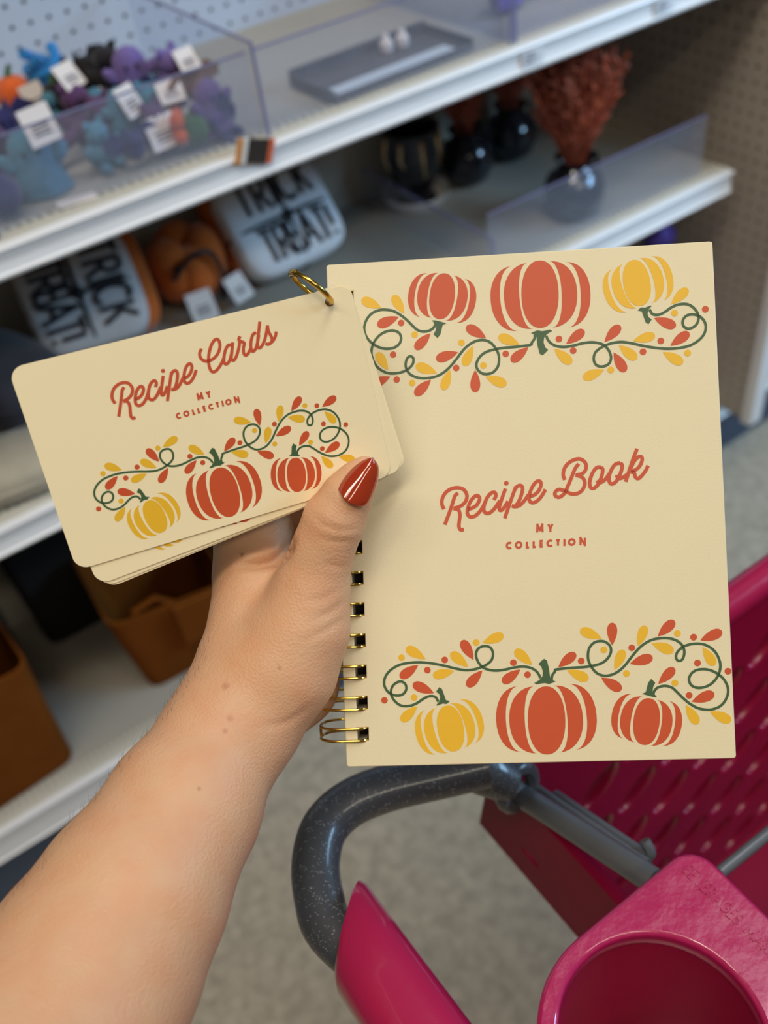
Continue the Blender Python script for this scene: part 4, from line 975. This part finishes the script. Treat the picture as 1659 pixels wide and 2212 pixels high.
# fine arm hair
mb = MB(); HN = np.zeros_like(HW); fnn = np.cross(HW[HF[:, 2]] - HW[HF[:, 0]], HW[HF[:, 3]] - HW[HF[:, 1]])
for a in range(4): np.add.at(HN, HF[:, a], fnn)
HN /= np.linalg.norm(HN, axis=1)[:, None] + 1e-12
if (HN * (HW - HW.mean(0))).sum() < 0: HN = -HN
pyv = H / 2 - F * HV[:, 1] / -HV[:, 2]; nc = HN @ RC
cand = np.where((pyv > 1380) & (pyv < 2250) & (nc[:, 0] < -.55) & (np.abs(nc[:, 2]) < .75))[0]
adir = at(503, 1555, .399) - at(204, 2083, .338); adir /= np.linalg.norm(adir)
for i_ in RNG.choice(cand, min(520, len(cand)), replace=False):
    d = adir * RNG.uniform(.5, 1.0) + HN[i_] * RNG.uniform(.25, .6) + RNG.normal(0, .18, 3); d /= np.linalg.norm(d); l = RNG.uniform(.002, .0048); p0 = HW[i_] - wrist
    mb.tube([p0 - HN[i_] * .0002, p0 + d * l * .5, p0 + (d + adir * .4) / np.linalg.norm(d + adir * .4) * l], [.00005, .00004, .00001], n=3, caps=False)
hair = mb.build('arm_hair', mat('brown_arm_hair', (74, 52, 36), .6), person, smooth=False); hair['kind'] = 'stuff'

# thumb nail: curved almond plate
M_NAIL = mat('rust_nail_polish', (164, 52, 20), .08, var=.04, coat=1.0, spec=.6)
K8 = 460 / 1375
NL = spline([(868, 290), (880, 262), (903, 222), (943, 172), (998, 122), (1050, 93), (1092, 84)], 4)
NR = spline([(1035, 405), (1062, 380), (1088, 330), (1110, 268), (1127, 200), (1128, 138), (1096, 84)], 4)
mb = MB(); rows = len(NL); cols = 17; V = []; Vb = []
for i in range(rows):
    s_ = i / (rows - 1)
    for j in range(cols):
        t = j / (cols - 1); p = NL[i] * (1 - t) + NR[i] * t
        if True: p = p + np.array([-.60, .80]) * 34 * math.sin(math.pi * t) * (1 - s_) ** 2.5     # rounded cuticle line
        w = np.linalg.norm(NR[i] - NL[i]) * K8 * .383 / F
        dep = .3698 + .0034 * s_ - .0010 * math.sin(math.pi * s_) + .0036 * (2 * t - 1) ** 2 * min(1, w / .012) + .0010 * t
        q = at(440 + p[0] * K8, 960 + p[1] * K8, dep); V.append(q - wrist); Vb.append(at(440 + p[0] * K8, 960 + p[1] * K8, dep + .0011) - wrist)
nv = len(V); Fc = [(i * cols + j, i * cols + j + 1, (i + 1) * cols + j + 1, (i + 1) * cols + j) for i in range(rows - 1) for j in range(cols - 1)]
Fb = [tuple(nv + k for k in f[::-1]) for f in Fc]
bd = [j for j in range(cols)] + [i * cols + cols - 1 for i in range(1, rows)] + [(rows - 1) * cols + j for j in range(cols - 2, -1, -1)] + [i * cols for i in range(rows - 2, 0, -1)]
mb.add(V + Vb, Fc + Fb + [(bd[k], bd[(k + 1) % len(bd)], nv + bd[(k + 1) % len(bd)], nv + bd[k]) for k in range(len(bd))])
nail = mb.build('thumb_nail', M_NAIL, person, angle=180); nail['label'] = 'glossy rust red almond nail'

# ------------------------------------------------------------------ shopping cart
def pinkmat(name, col, rough, bump, bscale): return mat(name, col, rough, var=.06, scale=20, bump=bump, bscale=bscale, coat=.9)
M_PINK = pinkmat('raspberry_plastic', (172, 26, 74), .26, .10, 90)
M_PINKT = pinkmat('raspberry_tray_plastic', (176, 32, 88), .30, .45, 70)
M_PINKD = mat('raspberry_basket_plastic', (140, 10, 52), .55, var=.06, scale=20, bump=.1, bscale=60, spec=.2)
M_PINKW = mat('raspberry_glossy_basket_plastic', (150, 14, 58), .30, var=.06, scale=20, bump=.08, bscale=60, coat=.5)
M_ROD = mat('grey_coated_steel', (112, 116, 120), .30, metal=.4, var=.1)
def speckle():
    m = mat('charcoal_speckled_powder_coat', (74, 76, 80), .38, var=.08, scale=40, bump=.10, bscale=700, coat=.4)
    nt = m.node_tree; b = nt.nodes[m['bsdf']]; tc = nt.nodes.new('ShaderNodeTexCoord')
    vo = nt.nodes.new('ShaderNodeTexVoronoi'); vo.inputs['Scale'].default_value = 1000; nt.links.new(tc.outputs['Object'], vo.inputs['Vector'])
    cr = nt.nodes.new('ShaderNodeValToRGB'); cr.color_ramp.elements[0].position = .16; cr.color_ramp.elements[0].color = (1, 1, 1, 1); cr.color_ramp.elements[1].position = .24; cr.color_ramp.elements[1].color = (0, 0, 0, 1)
    nt.links.new(vo.outputs['Distance'], cr.inputs['Fac'])
    n = nt.nodes.new('ShaderNodeTexNoise'); n.inputs['Scale'].default_value = 300; nt.links.new(tc.outputs['Object'], n.inputs['Vector'])
    th = nt.nodes.new('ShaderNodeMath'); th.operation = 'GREATER_THAN'; th.inputs[1].default_value = .52; nt.links.new(n.outputs['Fac'], th.inputs[0])
    ml = nt.nodes.new('ShaderNodeMath'); ml.operation = 'MULTIPLY'; nt.links.new(cr.outputs['Color'], ml.inputs[0]); nt.links.new(th.outputs[0], ml.inputs[1])
    mx = nt.nodes.new('ShaderNodeMix'); mx.data_type = 'RGBA'; old = b.inputs['Base Color'].links[0].from_socket
    nt.links.new(ml.outputs[0], mx.inputs[0]); nt.links.new(old, mx.inputs[6]); mx.inputs[7].default_value = (.62, .63, .64, 1); nt.links.new(mx.outputs[2], b.inputs['Base Color'])
    return m
M_TUBE = speckle()
ZH = 1.03
cart = empty('shopping_cart', (.5, 0, 0)); CO = np.array([.5, 0, 0])
tag(cart, 'raspberry red plastic shopping cart with charcoal speckled handle and cup holder', 'shopping cart')
tp = [on_z(a, b, ZH) for a, b in ((1050, 1652), (951, 1675), (845, 1700), (759, 1734), (702, 1787), (682, 1865), (690, 1944), (716, 2011))]
tp += [np.array([.0525, .172, ZH]), np.array([.0545, .145, ZH])]
tp = spline(tp, 6)
MB().tube(tp, .0128, n=20, caps=True).build('handle_tube', M_TUBE, cart, origin=CO)
mir = [np.array([p[0], -.02 - p[1] + .02, p[2]]) for p in tp]
MB().tube([np.array([p[0], -p[1] - .0, p[2]]) for p in tp], .0128, n=20).build('handle_tube', M_TUBE, cart, origin=CO)
# grip: rounded bar with a slanted end
ga = np.array([.0518, .198, ZH]); gd = np.array([.02, -1.0, 0]); gd /= np.linalg.norm(gd); gs = np.array([-gd[1], gd[0], 0]); n = 32; mb = MB(); V = []
gl = .385; stations = [0, .004, .03, .1, .2, .3, gl - .03, gl - .004, gl]
for i, s_ in enumerate(stations):
    rr = .0205 * (.93 if i in (0, len(stations) - 1) else 1.0)
    for k in range(n):
        a = 2 * math.pi * k / n; cx_ = math.copysign(abs(math.cos(a)) ** .82, math.cos(a)); sz = math.copysign(abs(math.sin(a)) ** .82, math.sin(a))
        sh = -.85 * rr * cx_ * max(0, 1 - s_ / .06) + (.85 * rr * cx_ * max(0, 1 - (gl - s_) / .06))
        V.append(ga + gd * (s_ + sh) + gs * rr * cx_ + np.array([0, 0, rr * sz * .95]))
m = len(stations); mb.add(V, [(i * n + k, i * n + (k + 1) % n, (i + 1) * n + (k + 1) % n, (i + 1) * n + k) for i in range(m - 1) for k in range(n)] + [tuple(range(n)), tuple((m - 1) * n + k for k in range(n))])
mb.build('handle_grip', M_PINK, cart, origin=CO, angle=50)
# tray with cup holder
ZT = 1.046; CC = (.133, .072); CR = .046
out = []
for k in range(7): a = math.radians(90 * k / 6); out.append((.1955 + .0115 * math.cos(a), .1115 + .0115 * math.sin(a)))
for k in range(29): a = math.radians(90 + 180 * k / 28); out.append((CC[0] + .0510 * math.cos(a), CC[1] + .0510 * math.sin(a)))
out += [(.16, .019), (.19, .005), (.207, -.02)][:0] + [(.165, .021), (.165, -.06), (.207, -.06)]
hole = [(CC[0] + CR * math.cos(2 * math.pi * k / 48), CC[1] + CR * math.sin(2 * math.pi * k / 48)) for k in range(48)]
tray = plate('cup_holder_tray', [(a - .5, b) for a, b in out], [[(a - .5, b) for a, b in hole]], ZT - .012, ZT, M_PINKT, cart, bevel=.0022)
for f in tray.data.polygons: f.use_smooth = True
tray.data.set_sharp_from_angle(angle=math.radians(50))
prof = [(CR + .0035, -.002), (CR - .0005, -.003), (CR - .003, -.03), (CR - .008, -.110), (.001, -.112), (.001, -.116), (CR - .004, -.116), (CR + .0012, -.03), (CR + .0035, -.006)]
MB().lathe([(a, b) for a, b in prof], 48, (CC[0], CC[1], ZT), caps=False).build('cup_well', mat('raspberry_cup_shaded', (158, 16, 62), .3, var=.05, scale=20), tray, origin=CO, angle=40)  # well colour darkened to stand in for shade inside the cup
mb = MB(); y = .1175; hh = .0056
for c in 'BEVERAGES MAX':
    if c == ' ': y -= .0032; continue
    wd, st = CAP[c]
    for s_ in st:
        t_ = MB(); zz = RIB[0] * 1.2e-5; polystroke(t_, [(u * .66 * hh, v * hh) for u, v in s_], .00095, 0); 
        q = [(.1945 + b, y - a, ZT - .0006 - zv * 5) for a, b, zv in t_.v]; q2 = [(.1945 + b, y - a, ZT + .00050 + zv * 5) for a, b, zv in t_.v]; o_ = len(q)
        mb.add(q + q2, t_.f + [tuple(o_ + i for i in f) for f in t_.f] + [e for f in t_.f for e in [(f[i], f[(i + 1) % 4], o_ + f[(i + 1) % 4], o_ + f[i]) for i in range(4)]])
    y -= wd * .66 * hh + .00115
mb.build('embossed_lettering', M_PINKT, tray, smooth=False, origin=CO)
# seat gate rod and hinge wires
a, b = on_z(1118, 1712, 1.0), on_z(1415, 1905, 1.028); a0 = on_z(1085, 1672, 1.012)
MB().tube(spline([a0, a + (a - a0) * .1, a * .8 + b * .2, b], 5), .0068, n=16).build('gate_rod', M_ROD, cart, origin=CO)
MB().tube([on_z(1160, 1705, .995), on_z(1400, 1868, 1.02)], .0032, n=10).build('gate_wire', M_ROD, cart, origin=CO)
MB().tube(spline([on_z(1200, 1716, .990), on_z(1370, 1830, 1.012), on_z(1400, 1848, 1.015), on_z(1404, 1838, 1.018), on_z(1392, 1815, 1.022)], 5), .0030, n=10).build('gate_wire', M_ROD, cart, origin=CO)
rc_ = on_z(1118, 1700, 1.004); dv = (b - a) / np.linalg.norm(b - a); e1 = np.cross(dv, [0, 0, 1]); e1 /= np.linalg.norm(e1); e2 = np.cross(e1, dv)
MB().tube([rc_ + .0120 * (math.cos(t) * e1 + math.sin(t) * e2) for t in np.linspace(0, 6.283, 21)[:-1]], .0045, n=10, closed=True).build('hinge_ring', M_TUBE, cart, origin=CO)
MB().tube([on_z(1010, 1655, 1.022), on_z(1050, 1668, 1.018), on_z(1100, 1692, 1.008)], [.013, .0135, .0115], n=16).build('hinge_collar', M_TUBE, cart, origin=CO)
MB().tube([on_z(1555, 1885, .97), on_z(1690, 1775, .97)], .0035, n=10).build('seat_wire', M_ROD, cart, origin=CO)
# basket: side wall with slanted oval openings
def ovals(x0, x1, z0, z1, wall):
    hs = []
    for i in range(-14, 26):
        for j in range(-8, 16):
            cx_, cz = .254 + .041 * i, .905 - .048 * i + .072 * j
            if x0 + .02 + max(0, .90 - cz) * .33 < cx_ < x1 - .02 and z0 + .026 < cz < z1 - .036:
                u = np.array([.60, .80]); v = np.array([-.80, .60])
                hs.append([tuple(np.array([cx_, cz]) + u * .0255 * math.cos(t) + v * .0135 * math.sin(t)) for t in np.linspace(0, 6.2832, 15)[:-1]])
    return hs
def wall_panel(y, sgn):
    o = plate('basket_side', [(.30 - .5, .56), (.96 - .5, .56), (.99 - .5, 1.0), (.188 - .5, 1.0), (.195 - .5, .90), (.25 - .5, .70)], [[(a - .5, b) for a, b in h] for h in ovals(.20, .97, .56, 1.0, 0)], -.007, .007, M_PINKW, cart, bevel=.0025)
    o.rotation_euler = (math.radians(90), 0, 0); o.location = (0, y, 0)
wall_panel(.235, 1); wall_panel(-.235, -1)
for y in (.237, -.237): MB().tube([(.185, y, 1.0), (.40, y, 1.0), (.70, y, 1.0), (.99, y, 1.0)], .0115, n=16).build('basket_rim', M_PINK, cart, origin=CO)
MB().tube([(.99, -.237, 1.0), (.99, .237, 1.0)], .0115, n=16).build('basket_rim', M_PINK, cart, origin=CO)
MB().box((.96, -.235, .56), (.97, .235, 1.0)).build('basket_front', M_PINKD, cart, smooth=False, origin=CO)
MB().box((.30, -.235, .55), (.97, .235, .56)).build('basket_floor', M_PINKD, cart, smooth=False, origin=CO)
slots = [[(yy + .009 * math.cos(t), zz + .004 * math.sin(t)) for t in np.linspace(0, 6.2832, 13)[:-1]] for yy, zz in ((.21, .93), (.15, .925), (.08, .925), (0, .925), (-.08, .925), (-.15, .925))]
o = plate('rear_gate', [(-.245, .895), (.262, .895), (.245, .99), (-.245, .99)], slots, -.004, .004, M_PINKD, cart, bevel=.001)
o.rotation_euler = (math.radians(90), 0, math.radians(90)); o.location = (.182 - .5, 0, 0)
# folded black seat pad and the chassis
MB().box((.255, -.17, .905), (.40, .10, .925)).build('seat_pad', mat('black_seat_plastic', (20, 20, 22), .5), cart, smooth=False, bevel=.006, origin=CO)
for y in (.19, -.19):
    MB().tube([(.93, y, .55), (.93, y, .16), (.60, y, .13), (.60, y, .55)], .012, n=12).build('chassis_tube', M_ROD, cart, origin=CO)
    for x in (.62, .92):
        w = MB().lathe([(.012, -.014), (.055, -.014), (.06, -.008), (.06, .008), (.055, .014), (.012, .014)], 24).build('caster_wheel', M_TUBE, cart, origin=(0, 0, 0))
        w.rotation_euler.x = math.radians(90); w.location = (x - .5, y, .0605)
        MB().box((x - .018, y - .020, .06), (x + .018, y - .016, .135)).box((x - .018, y + .016, .06), (x + .018, y + .020, .135)).box((x - .018, y - .020, .13), (x + .018, y + .020, .137)).build('caster_fork', M_ROD, cart, smooth=False, origin=CO)
